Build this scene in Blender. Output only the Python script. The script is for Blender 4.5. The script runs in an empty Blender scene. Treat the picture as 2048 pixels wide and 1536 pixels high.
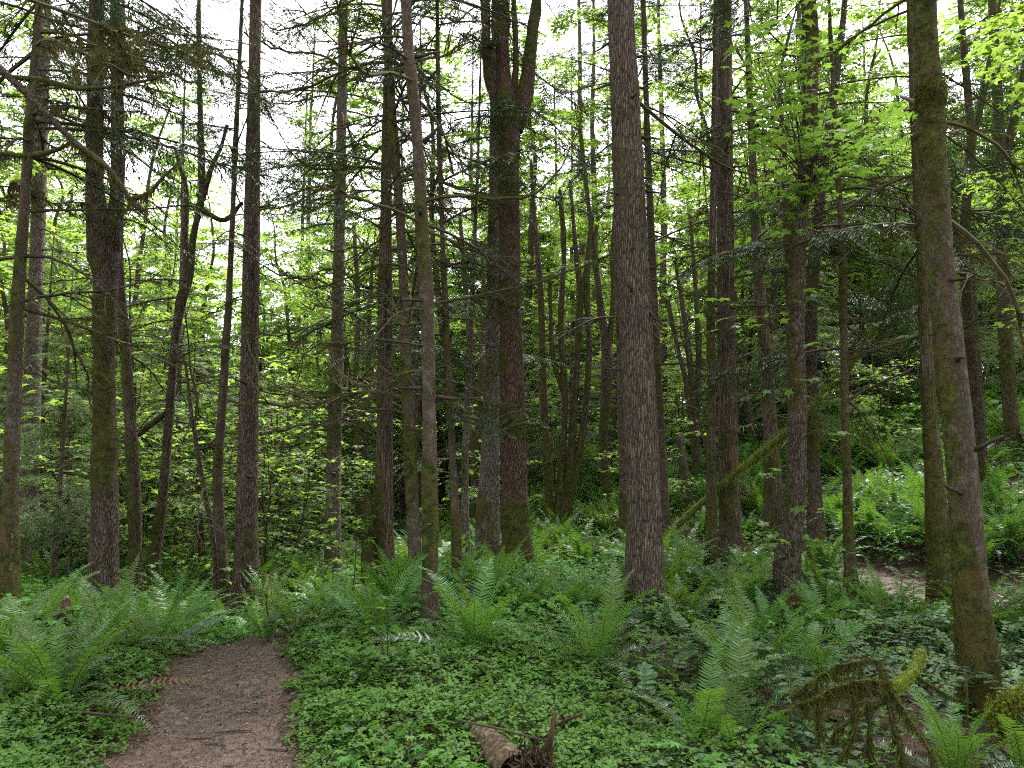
import bpy, math
import numpy as np
from math import radians, sin, cos, pi

R = np.random.default_rng(11)
scene = bpy.context.scene
COL = scene.collection

# ------------------------------------------------------------------ camera model
F = 1518.0
PITCH = radians(6.1)
CAM_Z = 1.6
CP, SP = cos(PITCH), sin(PITCH)


def ray(px, py):
    u, v = (px - 1024) / F, (768 - py) / F
    return np.array([u, CP - v * SP, SP + v * CP])


def at(px, py, d):
    """world point seen at photo pixel (px, py) at a distance d ahead"""
    r = ray(px, py)
    return np.array([0, 0, CAM_Z]) + r * (d / r[1])


# ------------------------------------------------------------------ noise
def vnoise(P, seed=0):
    P = np.asarray(P, float)
    I = np.floor(P).astype(np.int64)
    f = P - I
    f = f * f * (3 - 2 * f)
    out = 0
    for dx in (0, 1):
        for dy in (0, 1):
            for dz in (0, 1):
                n = (I[:, 0] + dx) * 73856093 ^ (I[:, 1] + dy) * 19349663 ^ (I[:, 2] + dz) * 83492791 ^ (seed * 2654435 + 12345)
                n = (n ^ (n >> 13)) * 1274126177
                n = n ^ (n >> 16)
                val = (n & 0xFFFF) / 65535.0
                w = (f[:, 0] if dx else 1 - f[:, 0]) * (f[:, 1] if dy else 1 - f[:, 1]) * (f[:, 2] if dz else 1 - f[:, 2])
                out = out + val * w
    return out


def fbm(P, seed=0, o=3):
    P = np.asarray(P, float)
    a, s, t = 0.5, 0.0, 0.0
    for k in range(o):
        s = s + a * vnoise(P * 2 ** k, seed + k)
        t += a
        a *= 0.5
    return s / t


# ------------------------------------------------------------------ terrain
CTRL = np.array([
    (0, 0, 0), (-3, 2, 0), (3, 2, 0), (0, 4, 0), (-2, 4, 0), (3, 5, 0), (0, 6, 0.02), (-2.4, 6.6, 0.03), (-3.8, 6.0, 0.08),
    (-4.2, 12, -.95), (-2.35, 6.9, .06), (-1.95, 7.2, .13), (-2.9, 6.6, -.04), (-2.9, 9, -.8), (-3.4, 10, -1.05), (-5.4, 9.5, -.12), (-5.6, 8.2, 0.02), (1.5, 8.5, -.1), (0.05, 10.5, .0), (-.4, 11.5, -.12),
    (-1.2, 7, 0.03), (-1.2, 9.5, 0.02), (-1.75, 10.5, -.06), (-3.3, 14, -.6), (3, 12, -.12), (3.2, 8.5, -.15), (4.7, 14, 0.1), (4.5, 10, 0.05),
    (4.95, 8.7, -.12), (3, 4.8, 0.0), (5.1, 10.1, -.1), (4.6, 11.0, -.05), (5.8, 12.6, .62), (8, 14, 1.25), (8, 18, 2.0), (10, 20, 2.5), (12, 30, 3.6), (15, 20, 2.9),
    (1, 18, .28), (1.5, 22, .75), (2, 30, 1.3), (4, 40, 2), (-8, 15, -.7), (-5, 18, -1.3), (-8, 25, -1.8), (-5, 30, -1.7), (-15, 20, -.9),
    (-12, 40, -2.4), (-20, 60, -2.8), (0, 60, .8), (20, 60, 5), (30, 40, 5), (-30, 30, -1.8), (0, -10, 0), (-10, -5, 0), (10, -5, .3),
    (7, 6, .05), (-7, 5, .0), (40, 90, 6), (-40, 90, -3), (0, 120, 1.5), (60, 20, 5), (-60, 20, -1), (60, -40, 2), (-60, -40, 0), (0, -60, 0),
    (0, 300, 2), (200, 200, 6), (-200, 200, -2), (-200, -60, 0), (200, -60, 4)], float)


def _tps():
    n = len(CTRL)
    d = np.linalg.norm(CTRL[:, None, :2] - CTRL[None, :, :2], axis=2)
    K = d + np.eye(n) * -0.15
    Pm = np.c_[np.ones(n), CTRL[:, :2]]
    A = np.block([[K, Pm], [Pm.T, np.zeros((3, 3))]])
    return np.linalg.solve(A, np.r_[CTRL[:, 2], 0, 0, 0])


TW = _tps()
PATH_A = np.array([(-1.3, -8), (-1.45, -2), (-1.5, 2), (-1.6, 4), (-1.8, 4.8), (-2.03, 5.5), (-2.32, 6.4), (-2.36, 6.9), (-2.3, 7.5), (-2.05, 8.2), (-1.95, 8.7)], float)
PATH_B = None


def ground_raw(px, py):
    r = ray(px, py)
    t = np.linspace(2.5, 60, 3000)
    P = np.array([0, 0, CAM_Z])[None] + t[:, None] * r[None]
    k = np.nonzero(P[:, 2] < h(P, False))[0]
    return P[k[0]][:2]


def seg_dist(P, line):
    best = np.full(len(P), 1e9)
    for a, b in zip(line[:-1], line[1:]):
        ab = b - a
        t = np.clip(((P - a) @ ab) / (ab @ ab), 0, 1)
        best = np.minimum(best, np.linalg.norm(P - (a + t[:, None] * ab), axis=1))
    return best


def path_edge(P):
    """signed: negative inside a path"""
    w = fbm(np.c_[P * 1.6, np.zeros(len(P))], 5, 3) - .5
    a = seg_dist(P, PATH_A) - (0.44 - .03 * np.clip(P[:, 1] - 4, 0, 4) + w * .34)
    b = seg_dist(P, PATH_B) - (0.34 + w * .25)
    return np.minimum(a, b)


def h(P, micro=True):
    P = np.atleast_2d(np.asarray(P, float))[:, :2]
    out = np.empty(len(P))
    for s in range(0, len(P), 20000):
        Q = P[s:s + 20000]
        d = np.linalg.norm(Q[:, None] - CTRL[None, :, :2], axis=2)
        out[s:s + 20000] = d @ TW[:-3] + TW[-3] + Q @ TW[-2:]
    if micro:
        e = path_edge(P)
        m = np.clip((e + .05) / .3, 0, 1)
        out += m * ((fbm(np.c_[P * .8, P[:, :1] * 0], 3, 3) - .5) * .16 + .045)
        out += (1 - m) * (fbm(np.c_[P * 5, P[:, :1] * 0], 9, 3) - .5) * .035
    return out


def hz(x, y):
    return float(h(np.array([[x, y]]))[0])


def ground_at(px, py):
    """where the sight line through a photo pixel meets the ground"""
    r = ray(px, py)
    t = np.linspace(2.5, 60, 700)
    P = np.array([0, 0, CAM_Z])[None] + t[:, None] * r[None]
    k = np.nonzero(P[:, 2] < h(P, False))[0]
    p = P[k[0]] if len(k) else P[-1]
    return np.array([p[0], p[1], hz(p[0], p[1])])


_b = [ground_raw(*q) for q in ((1640, 1128), (1725, 1158), (1790, 1176), (1860, 1200))]
PATH_B = np.array([(_b[0][0] - 1.1, _b[0][1] + 1.6)] + [tuple(q) for q in _b] + [(_b[3][0] + 1.2, _b[3][1] - .7), (_b[3][0] + 3.4, _b[3][1] - 1.4), (14, 7)], float)

# ------------------------------------------------------------------ mesh helpers
def mk(name, parts, mats, smooth=False, attr=None):
    """parts: list of (V, F, material index); F an (n, k) index array"""
    Vs, loops, tot, mi, off = [], [], [], [], 0
    for V, Fc, m in parts:
        V = np.asarray(V, np.float32)
        Vs.append(V)
        for Fa in (Fc if isinstance(Fc, list) else [Fc]):
            Fa = np.asarray(Fa, np.int32)
            if Fa.size == 0:
                continue
            loops.append((Fa + off).ravel())
            tot.append(np.full(len(Fa), Fa.shape[1], np.int32))
            mi.append(np.full(len(Fa), m, np.int32))
        off += len(V)
    V = np.concatenate(Vs)
    loops = np.concatenate(loops)
    tot = np.concatenate(tot)
    mi = np.concatenate(mi)
    me = bpy.data.meshes.new(name)
    me.vertices.add(len(V))
    me.vertices.foreach_set('co', V.ravel())
    me.loops.add(len(loops))
    me.loops.foreach_set('vertex_index', loops)
    me.polygons.add(len(tot))
    me.polygons.foreach_set('loop_start', np.r_[0, np.cumsum(tot)[:-1]].astype(np.int32))
    me.polygons.foreach_set('loop_total', tot)
    for m in (mats if isinstance(mats, (list, tuple)) else [mats]):
        me.materials.append(m)
    me.polygons.foreach_set('material_index', mi)
    me.polygons.foreach_set('use_smooth', np.full(len(tot), smooth, bool))
    if attr:
        for k, a in attr.items():
            at_ = me.attributes.new(k, 'FLOAT', 'POINT')
            at_.data.foreach_set('value', np.asarray(a, np.float32))
    me.update(calc_edges=True)
    me.validate()
    return me


def obj(name, me, parent=None, loc=None, rot=None, scale=None):
    o = bpy.data.objects.new(name, me)
    COL.objects.link(o)
    if parent is not None:
        o.parent = parent
    if loc is not None:
        o.location = loc
    if rot is not None:
        o.rotation_euler = rot
    if scale is not None:
        o.scale = scale if hasattr(scale, '__len__') else (scale,) * 3
    return o


def tag(o, label, cat, group=None, kind=None):
    if label:
        o['label'] = label
    if cat:
        o['category'] = cat
    if group:
        o['group'] = group
    if kind:
        o['kind'] = kind
    return o


def thing(name, label, cat, loc=(0, 0, 0), group=None, rotz=0):
    o = bpy.data.objects.new(name, None)
    COL.objects.link(o)
    o.empty_display_size = .2
    o.location = loc
    o.rotation_euler = (0, 0, rotz)
    return tag(o, label, cat, group)


def dup(root, loc, rotz=0, scale=1, label=None):
    r = root.copy()
    COL.objects.link(r)
    r.location = loc
    r.rotation_euler = (0, 0, rotz)
    r.scale = scale if hasattr(scale, '__len__') else (scale,) * 3
    if label:
        r['label'] = label
    for ch in list(root.children):
        c = ch.copy()
        COL.objects.link(c)
        c.parent = r
    return r


def unit(v):
    v = np.asarray(v, float)
    return v / (np.linalg.norm(v, axis=-1, keepdims=True) + 1e-12)


def smooth_path(P, step):
    """Catmull-Rom through P (n, k), resampled"""
    P = np.asarray(P, float)
    Q = np.vstack([2 * P[0] - P[1], P, 2 * P[-1] - P[-2]])
    out = []
    for i in range(1, len(Q) - 2):
        p0, p1, p2, p3 = Q[i - 1:i + 3]
        n = max(1, int(np.linalg.norm((p2 - p1)[:3]) / step))
        t = (np.arange(n) / n)[:, None]
        out.append(.5 * (2 * p1 + (p2 - p0) * t + (2 * p0 - 5 * p1 + 4 * p2 - p3) * t ** 2 + (3 * p1 - p0 - 3 * p2 + p3) * t ** 3))
    out.append(P[-1:])
    return np.vstack(out)


def frames(P):
    T = unit(np.gradient(P, axis=0))
    ref = np.tile([0., 1., 0.], (len(P), 1))
    bad = np.abs((T * ref).sum(1)) > .9
    ref[bad] = [0, 0, 1]
    if bad.any() and not bad.all():
        ref[:] = [.6, .3, .74]
    U = unit(np.cross(ref, T))
    W = np.cross(T, U)
    return T, U, W


def tube(P, rad, sides, cap=True):
    P = np.asarray(P, float)
    rad = np.broadcast_to(np.asarray(rad, float), (len(P),))
    T, U, W = frames(P)
    a = np.arange(sides) * 2 * pi / sides
    V = P[:, None] + rad[:, None, None] * (np.cos(a)[None, :, None] * U[:, None] + np.sin(a)[None, :, None] * W[:, None])
    V = V.reshape(-1, 3)
    n = len(P)
    i = np.arange(n - 1)[:, None] * sides
    j = np.arange(sides)[None]
    j2 = (j + 1) % sides
    Fq = np.stack([i + j, i + j2, i + sides + j2, i + sides + j], -1).reshape(-1, 4)
    Fs = [Fq]
    if cap:
        V = np.vstack([V, P[-1:], P[:1]])
        c = len(V) - 2
        jj = np.arange(sides)
        Fs.append(np.stack([(n - 1) * sides + jj, (n - 1) * sides + (jj + 1) % sides, np.full(sides, c)], -1))
        Fs.append(np.stack([(jj + 1) % sides, jj, np.full(sides, c + 1)], -1))
    return V, Fs


class Bag:
    """collects pieces of one mesh, one bag per material"""
    def __init__(s):
        s.V, s.F3, s.F4, s.n = [], [], [], 0

    def add(s, V, Fs):
        for f in (Fs if isinstance(Fs, list) else [Fs]):
            f = np.asarray(f)
            (s.F3 if f.shape[1] == 3 else s.F4).append(f + s.n)
        s.V.append(np.asarray(V, np.float32))
        s.n += len(V)

    def part(s, m=0):
        if not s.V:
            return (np.zeros((0, 3)), [], m)
        fs = []
        if s.F3:
            fs.append(np.concatenate(s.F3))
        if s.F4:
            fs.append(np.concatenate(s.F4))
        return (np.concatenate(s.V), fs, m)

    def arrays(s):
        p = s.part()
        return p[0], p[1]


def scatter(V, Fs, M, T):
    """copies of one template: M (n,3,3), T (n,3) -> joined arrays"""
    n, m = len(T), len(V)
    W = (np.einsum('nij,mj->nmi', M, V) + T[:, None]).reshape(-1, 3)
    off = (np.arange(n) * m)[:, None, None]
    return W, [(np.asarray(f)[None] + off).reshape(-1, np.asarray(f).shape[1]) for f in (Fs if isinstance(Fs, list) else [Fs])]


def basis(X, Nn, s):
    """matrices whose columns are (axis y = X direction, normal z ~ Nn) scaled by s; template lies in xy, pointing +y"""
    Y = unit(X)
    Z = unit(Nn - (Nn * Y).sum(1, keepdims=True) * Y)
    Xx = np.cross(Y, Z)
    return np.stack([Xx, Y, Z], -1) * np.asarray(s).reshape(-1, 1, 1)


# ------------------------------------------------------------------ materials
def newmat(name):
    m = bpy.data.materials.new(name)
    m.use_nodes = True
    nt = m.node_tree
    nt.nodes.clear()
    return m, nt, lambda t, **k: _n(nt, t, **k)


def _n(nt, t, **k):
    n = nt.nodes.new(t)
    for a, b in k.items():
        setattr(n, a, b)
    return n


def ramp(nt, fac, stops):
    n = nt.nodes.new('ShaderNodeValToRGB')
    e = n.color_ramp.elements
    while len(e) < len(stops):
        e.new(.5)
    for q, (p, c) in zip(e, stops):
        q.position = p
        q.color = (*c, 1) if len(c) == 3 else c
    nt.links.new(fac, n.inputs[0])
    return n.outputs[0]


def mixc(nt, f, a, b, mode='MIX'):
    n = nt.nodes.new('ShaderNodeMix')
    n.data_type = 'RGBA'
    n.blend_type = mode
    for s, v in ((n.inputs[0], f), (n.inputs[6], a), (n.inputs[7], b)):
        if isinstance(v, (int, float)):
            s.default_value = v
        elif isinstance(v, tuple):
            s.default_value = (*v, 1)
        else:
            nt.links.new(v, s)
    return n.outputs[2]


def mth(nt, op, a, b=0.0, clamp=False):
    n = nt.nodes.new('ShaderNodeMath')
    n.operation = op
    n.use_clamp = clamp
    for s, v in ((n.inputs[0], a), (n.inputs[1], b)):
        if isinstance(v, (int, float)):
            s.default_value = v
        else:
            nt.links.new(v, s)
    return n.outputs[0]


def noise(nt, vec, scale, detail=4, rough=.55, dist=0):
    n = nt.nodes.new('ShaderNodeTexNoise')
    n.inputs['Scale'].default_value = scale
    n.inputs['Detail'].default_value = detail
    n.inputs['Roughness'].default_value = rough
    n.inputs['Distortion'].default_value = dist
    nt.links.new(vec, n.inputs['Vector'])
    return n.outputs['Fac']


def local_coords(nt, sc=(1, 1, 1)):
    tc = nt.nodes.new('ShaderNodeTexCoord')
    oi = nt.nodes.new('ShaderNodeObjectInfo')
    mp = nt.nodes.new('ShaderNodeMapping')
    mp.inputs['Scale'].default_value = sc
    nt.links.new(tc.outputs['Object'], mp.inputs['Vector'])
    va = nt.nodes.new('ShaderNodeVectorMath')
    va.operation = 'MULTIPLY_ADD'
    va.inputs[1].default_value = (1, 1, 1)
    cx = nt.nodes.new('ShaderNodeCombineXYZ')
    for i in range(3):
        nt.links.new(mth(nt, 'MULTIPLY', oi.outputs['Random'], 37.0 + 11 * i), cx.inputs[i])
    nt.links.new(mp.outputs[0], va.inputs[0])
    nt.links.new(cx.outputs[0], va.inputs[2])
    return va.outputs[0], oi.outputs['Random']


def leaf_mat(name, c1, c2, tr, rough=.5, mixf=.4, spec=.4, old=None):
    m, nt, n = newmat(name)
    g = n('ShaderNodeNewGeometry')
    oi = n('ShaderNodeObjectInfo')
    col = mixc(nt, g.outputs['Random Per Island'], c1, c2)
    hs = n('ShaderNodeHueSaturation')
    nt.links.new(col, hs.inputs['Color'])
    nt.links.new(mth(nt, 'MULTIPLY_ADD', oi.outputs['Random'], .04), hs.inputs['Hue'])
    hs.inputs['Hue'].links[0].from_node.inputs[2].default_value = .48
    nt.links.new(mth(nt, 'MULTIPLY_ADD', oi.outputs['Random'], .5), hs.inputs['Value'])
    hs.inputs['Value'].links[0].from_node.inputs[2].default_value = .78
    p = n('ShaderNodeBsdfPrincipled')
    nt.links.new(hs.outputs[0], p.inputs['Base Color'])
    p.inputs['Roughness'].default_value = rough
    p.inputs['Specular IOR Level'].default_value = spec
    t = n('ShaderNodeBsdfTranslucent')
    tm = mixc(nt, g.outputs['Random Per Island'], tr, tuple(x * .7 for x in tr))
    nt.links.new(tm, t.inputs['Color'])
    mx = n('ShaderNodeMixShader')
    mx.inputs[0].default_value = mixf
    nt.links.new(p.outputs[0], mx.inputs[1])
    nt.links.new(t.outputs[0], mx.inputs[2])
    o = n('ShaderNodeOutputMaterial')
    nt.links.new(mx.outputs[0], o.inputs['Surface'])
    return m


def bark_mat(name, dark, mid, light, sc=(22, 22, 4.5), bump=.9, lich=(.2, .21, .18), lich_amt=.45, moss1=(.032, .04, .008), moss2=(.085, .092, .018), kind='furrow'):
    m, nt, n = newmat(name)
    v, rnd = local_coords(nt, sc)
    base, _ = local_coords(nt)
    warp = noise(nt, v, .6, 3)
    va = n('ShaderNodeVectorMath', operation='MULTIPLY_ADD')
    va.inputs[1].default_value = (1, 1, 1)
    nt.links.new(v, va.inputs[0])
    sv = n('ShaderNodeVectorMath', operation='SCALE')
    cx = n('ShaderNodeCombineXYZ')
    for i in range(3):
        nt.links.new(warp, cx.inputs[i])
    sv.inputs['Scale'].default_value = 1.4
    nt.links.new(cx.outputs[0], sv.inputs[0])
    nt.links.new(sv.outputs[0], va.inputs[2])
    vo = n('ShaderNodeTexVoronoi', feature='DISTANCE_TO_EDGE')
    vo.inputs['Scale'].default_value = 1
    nt.links.new(va.outputs[0], vo.inputs['Vector'])
    edge = mth(nt, 'MULTIPLY', vo.outputs['Distance'], 2.6, True)
    fine = noise(nt, va.outputs[0], 2.6, 5, .65)
    hgt = mth(nt, 'MULTIPLY', mth(nt, 'POWER', edge, .7), mth(nt, 'ADD', mth(nt, 'MULTIPLY', fine, .9), .45))
    if kind == 'scale':
        hgt = mth(nt, 'ADD', mth(nt, 'MULTIPLY', hgt, .5), mth(nt, 'MULTIPLY', fine, .5))
    col = ramp(nt, hgt, [(.04, dark), (.38, mid), (.85, light)])
    big = noise(nt, base, 2.2, 4)
    col = mixc(nt, .55, col, ramp(nt, big, [(.3, (.55, .5, .48)), (.7, (1.25, 1.15, 1.1))]), 'MULTIPLY')
    lf = mth(nt, 'MULTIPLY', ramp(nt, noise(nt, base, 9, 5, .7), [(.52, (0, 0, 0)), (.66, (1, 1, 1))]), lich_amt)
    col = mixc(nt, lf, col, lich)
    aa = n('ShaderNodeAttribute', attribute_name='moss')
    mn = noise(nt, base, 16, 5, .7)
    mf = ramp(nt, mth(nt, 'ADD', aa.outputs['Fac'], mth(nt, 'MULTIPLY', mth(nt, 'SUBTRACT', mn, .5), 1.3)), [(.42, (0, 0, 0)), (.62, (1, 1, 1))])
    mcol = ramp(nt, noise(nt, base, 13, 7, .78), [(.34, (.012, .01, .006)), (.47, moss1), (.62, moss2), (.74, tuple(q * 1.5 for q in moss2))])
    mcol = mixc(nt, ramp(nt, noise(nt, base, 5, 3), [(.45, (0, 0, 0)), (.7, (.7, .7, .7))]), mcol, (.085, .055, .022))
    col = mixc(nt, mf, col, mcol)
    p = n('ShaderNodeBsdfPrincipled')
    nt.links.new(col, p.inputs['Base Color'])
    p.inputs['Roughness'].default_value = .92
    p.inputs['Specular IOR Level'].default_value = .2
    bh = mixc(nt, mf, hgt, mth(nt, 'MULTIPLY', noise(nt, base, 70, 3, .7), .8))
    b = n('ShaderNodeBump')
    b.inputs['Strength'].default_value = bump
    b.inputs['Distance'].default_value = .03
    nt.links.new(bh, b.inputs['Height'])
    nt.links.new(b.outputs[0], p.inputs['Normal'])
    o = n('ShaderNodeOutputMaterial')
    nt.links.new(p.outputs[0], o.inputs['Surface'])
    return m


def mottled(name, stops, scale=8, rough=.9, bump=.4, bdist=.01, sc=(1, 1, 1), detail=6):
    m, nt, n = newmat(name)
    v, _ = local_coords(nt, sc)
    f = noise(nt, v, scale, detail, .68)
    col = ramp(nt, f, stops)
    col = mixc(nt, .8, col, ramp(nt, noise(nt, v, scale * .11, 4, .6), [(.32, (.62, .6, .58)), (.68, (1.3, 1.28, 1.25))]), 'MULTIPLY')
    p = n('ShaderNodeBsdfPrincipled')
    nt.links.new(col, p.inputs['Base Color'])
    p.inputs['Roughness'].default_value = rough
    p.inputs['Specular IOR Level'].default_value = .2
    b = n('ShaderNodeBump')
    b.inputs['Strength'].default_value = bump
    b.inputs['Distance'].default_value = bdist
    nt.links.new(noise(nt, v, scale * 3, 5, .7), b.inputs['Height'])
    nt.links.new(b.outputs[0], p.inputs['Normal'])
    o = n('ShaderNodeOutputMaterial')
    nt.links.new(p.outputs[0], o.inputs['Surface'])
    return m


def chips_mat(name, stops, rough=.9):
    m, nt, n = newmat(name)
    g = n('ShaderNodeNewGeometry')
    col = ramp(nt, g.outputs['Random Per Island'], stops)
    p = n('ShaderNodeBsdfPrincipled')
    nt.links.new(col, p.inputs['Base Color'])
    p.inputs['Roughness'].default_value = rough
    p.inputs['Specular IOR Level'].default_value = .2
    o = n('ShaderNodeOutputMaterial')
    nt.links.new(p.outputs[0], o.inputs['Surface'])
    return m


M = {}
M['maple'] = leaf_mat('maple_leaf', (.055, .12, .02), (.095, .165, .032), (.30, .47, .065), .5, .52, .3)
M['sprout'] = leaf_mat('sprout_leaf', (.045, .11, .018), (.08, .15, .028), (.21, .37, .045), .5, .5, .3)
M['herb'] = leaf_mat('herb_leaf', (.036, .1, .014), (.07, .15, .022), (.13, .3, .025), .6, .3, .18)
M['needle'] = leaf_mat('conifer_needle', (.022, .045, .02), (.042, .072, .028), (.04, .08, .016), .55, .2, .3)
M['young_needle'] = leaf_mat('young_conifer_needle', (.055, .1, .045), (.095, .15, .062), (.14, .22, .05), .55, .4, .3)
M['fern'] = leaf_mat('fern_frond', (.042, .115, .018), (.076, .165, .032), (.15, .31, .03), .45, .33, .4)
M['fern_old'] = leaf_mat('old_fern_frond', (.045, .085, .048), (.07, .115, .065), (.05, .1, .03), .42, .2, .5)
M['waxy'] = leaf_mat('waxy_leaf', (.025, .062, .02), (.048, .092, .032), (.03, .08, .02), .55, .15, .2)
M['stalk'] = mottled('stalk', [(.3, (.07, .05, .02)), (.7, (.09, .1, .03))], 20)
M['dead_frond'] = leaf_mat('dead_frond', (.09, .045, .022), (.14, .075, .035), (.1, .05, .02), .8, .2, .2)
M['fir'] = bark_mat('fir_bark', (0.0176, 0.0127, 0.0092), (0.1122, 0.0873, 0.0658), (0.198, 0.1614, 0.124), (46, 46, 6), 1.0, lich_amt=.3)
M['fir_red'] = bark_mat('deep_fir_bark', (0.0196, 0.0127, 0.01), (0.1042, 0.0726, 0.0584), (0.1842, 0.1427, 0.1146), (40, 40, 7), 1.0, lich_amt=.35)
M['grey_fir'] = bark_mat('grey_fir_bark', (0.0342, 0.0274, 0.022), (0.11, 0.0919, 0.0746), (0.2017, 0.1776, 0.1458), (44, 44, 11), .7, lich_amt=.5)
M['hemlock'] = bark_mat('hemlock_bark', (0.0189, 0.014, 0.0094), (0.0774, 0.0594, 0.0421), (0.1453, 0.1199, 0.0903), (48, 48, 16), .9, lich_amt=.5, kind='scale')
M['cedar'] = bark_mat('cedar_bark', (0.0244, 0.0167, 0.0119), (0.1017, 0.0726, 0.0513), (0.197, 0.1593, 0.1193), (48, 48, 2.2), .9, lich_amt=.35)
M['maple_bark'] = bark_mat('maple_bark', (0.0176, 0.0118, 0.0082), (0.0889, 0.0637, 0.0454), (0.1779, 0.144, 0.1122), (56, 56, 10), 1.0, lich_amt=.35)
M['red_maple_bark'] = bark_mat('mossy_red_bark', (.02, .013, .009), (.1, .062, .042), (.18, .125, .092), (56, 56, 9), 1.0, lich_amt=.2)
M['moss'] = leaf_mat('moss', (.035, .04, .008), (.075, .08, .016), (.08, .09, .012), .9, .3, .1)
M['bright_moss'] = leaf_mat('bright_moss', (.1, .14, .016), (.18, .22, .03), (.14, .17, .02), .9, .3, .1)
M['hang_moss'] = leaf_mat('hanging_moss', (.06, .06, .02), (.12, .115, .045), (.1, .1, .03), .9, .3, .1)
M['twig'] = mottled('mossy_twig', [(.3, (.05, .036, .025)), (.5, (.07, .065, .03)), (.7, (.09, .095, .035))], 14)
M['bark_twig'] = mottled('bare_twig', [(.3, (.03, .022, .017)), (.7, (.075, .06, .045))], 14)
M['litter'] = chips_mat('litter', [(0, (.03, .02, .015)), (.5, (.068, .047, .035)), (.85, (.115, .085, .064)), (1, (.2, .16, .12))])
M['soil'] = mottled('forest_soil', [(.25, (.018, .012, .009)), (.5, (.045, .03, .021)), (.75, (.085, .058, .04))], 6, .95, .8, .03)
M['path'] = mottled('path_soil', [(.28, (.032, .023, .018)), (.5, (.07, .052, .041)), (.72, (.115, .09, .072))], 14, .95, .7, .015, detail=9)
M['dry_path'] = mottled('dry_path_soil', [(.28, (.065, .048, .039)), (.5, (.12, .092, .076)), (.72, (.175, .138, .116))], 14, .95, .7, .015, detail=9)
M['mossy_log'] = mottled('mossy_log_bark', [(.3, (.04, .038, .014)), (.48, (.085, .1, .022)), (.7, (.16, .185, .05))], 12, .95, .8, .02)
M['rot'] = mottled('rotten_wood', [(.3, (.015, .01, .008)), (.5, (.06, .036, .022)), (.75, (.17, .11, .07))], 16, .95, .9, .02, sc=(1, 1, .35))
M['pale_wood'] = mottled('weathered_wood', [(.34, (.022, .015, .009)), (.5, (.085, .062, .038)), (.66, (.23, .185, .13))], 26, .9, 1.0, .02)
M['red_wood'] = mottled('reddish_bare_wood', [(.3, (.04, .024, .017)), (.5, (.11, .064, .043)), (.72, (.19, .125, .085))], 9, .9, .6, .01, sc=(2, 2, .4))
M['yellow_twig'] = mottled('yellow_dead_twig', [(.3, (.085, .085, .025)), (.7, (.15, .15, .05))], 12)

# ------------------------------------------------------------------ leaf templates


def fan(outline, droop=.2, cup=0.0):
    o = np.array(outline, float)
    c = np.array([[0, o[:, 1].mean()]])
    V = np.vstack([o, c])
    r2 = (V[:, 0] ** 2 + (V[:, 1] - c[0, 1]) ** 2)
    V = np.c_[V, -droop * r2 + cup * np.abs(V[:, 0])]
    n = len(o)
    i = np.arange(n)
    return V, np.stack([i, (i + 1) % n, np.full(n, n)], -1)


def palm(lobes=5, sinus=.45, detail=True, spread=125):
    """palmate leaf, stalk at the origin, about 1 unit across"""
    pts = [(0, 0)]
    A = np.linspace(-spread, spread, lobes)
    for i, a in enumerate(A):
        L = (.62, .9, 1.0, .9, .62)[i] if lobes == 5 else (.55, .75, .92, 1, .92, .75, .55)[i]
        ar = radians(a)
        st = radians(spread / (lobes - 1))
        if i == 0:
            pts.append((sin(ar - st * .6) * .25, cos(ar - st * .6) * .25))
        if detail:
            pts.append((sin(ar - st * .35) * L * .68, cos(ar - st * .35) * L * .68))
            pts.append((sin(ar - st * .18) * L * .72, cos(ar - st * .18) * L * .72))
        pts.append((sin(ar) * L, cos(ar) * L))
        if detail:
            pts.append((sin(ar + st * .18) * L * .72, cos(ar + st * .18) * L * .72))
            pts.append((sin(ar + st * .35) * L * .68, cos(ar + st * .35) * L * .68))
        if i < lobes - 1:
            pts.append((sin(ar + st) * sinus, cos(ar + st) * sinus))
        else:
            pts.append((sin(ar + st * .6) * .25, cos(ar + st * .6) * .25))
    p = np.array(pts) * .6
    p[:, 1] += .12
    p[0] = (0, .08)
    V, T = fan(p, .35)
    return V, T


LEAF_HI = palm(5, .42, True)
LEAF_LO = palm(5, .45, False)
HERB7 = palm(7, .42, False, 130)
OVAL = fan([(0, 0), (.22, .2), (.3, .5), (.17, .82), (0, 1), (-.17, .82), (-.3, .5), (-.22, .2)], .25, .15)


def trifol():
    b = Bag()
    for a, s in ((0, 1), (radians(78), .9), (radians(-78), .9)):
        V, T = fan([(0, 0), (.24, .2), (.36, .55), (.2, .8), (.0, .74), (-.2, .8), (-.36, .55), (-.24, .2)], .4)
        V = V * s * .62
        V[:, 1] += .1
        c, s_ = cos(a), sin(a)
        b.add(np.c_[V[:, 0] * c + V[:, 1] * s_, -V[:, 0] * s_ + V[:, 1] * c, V[:, 2]], T)
    return b.arrays()


TRI = trifol()

# ------------------------------------------------------------------ trunks


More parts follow.
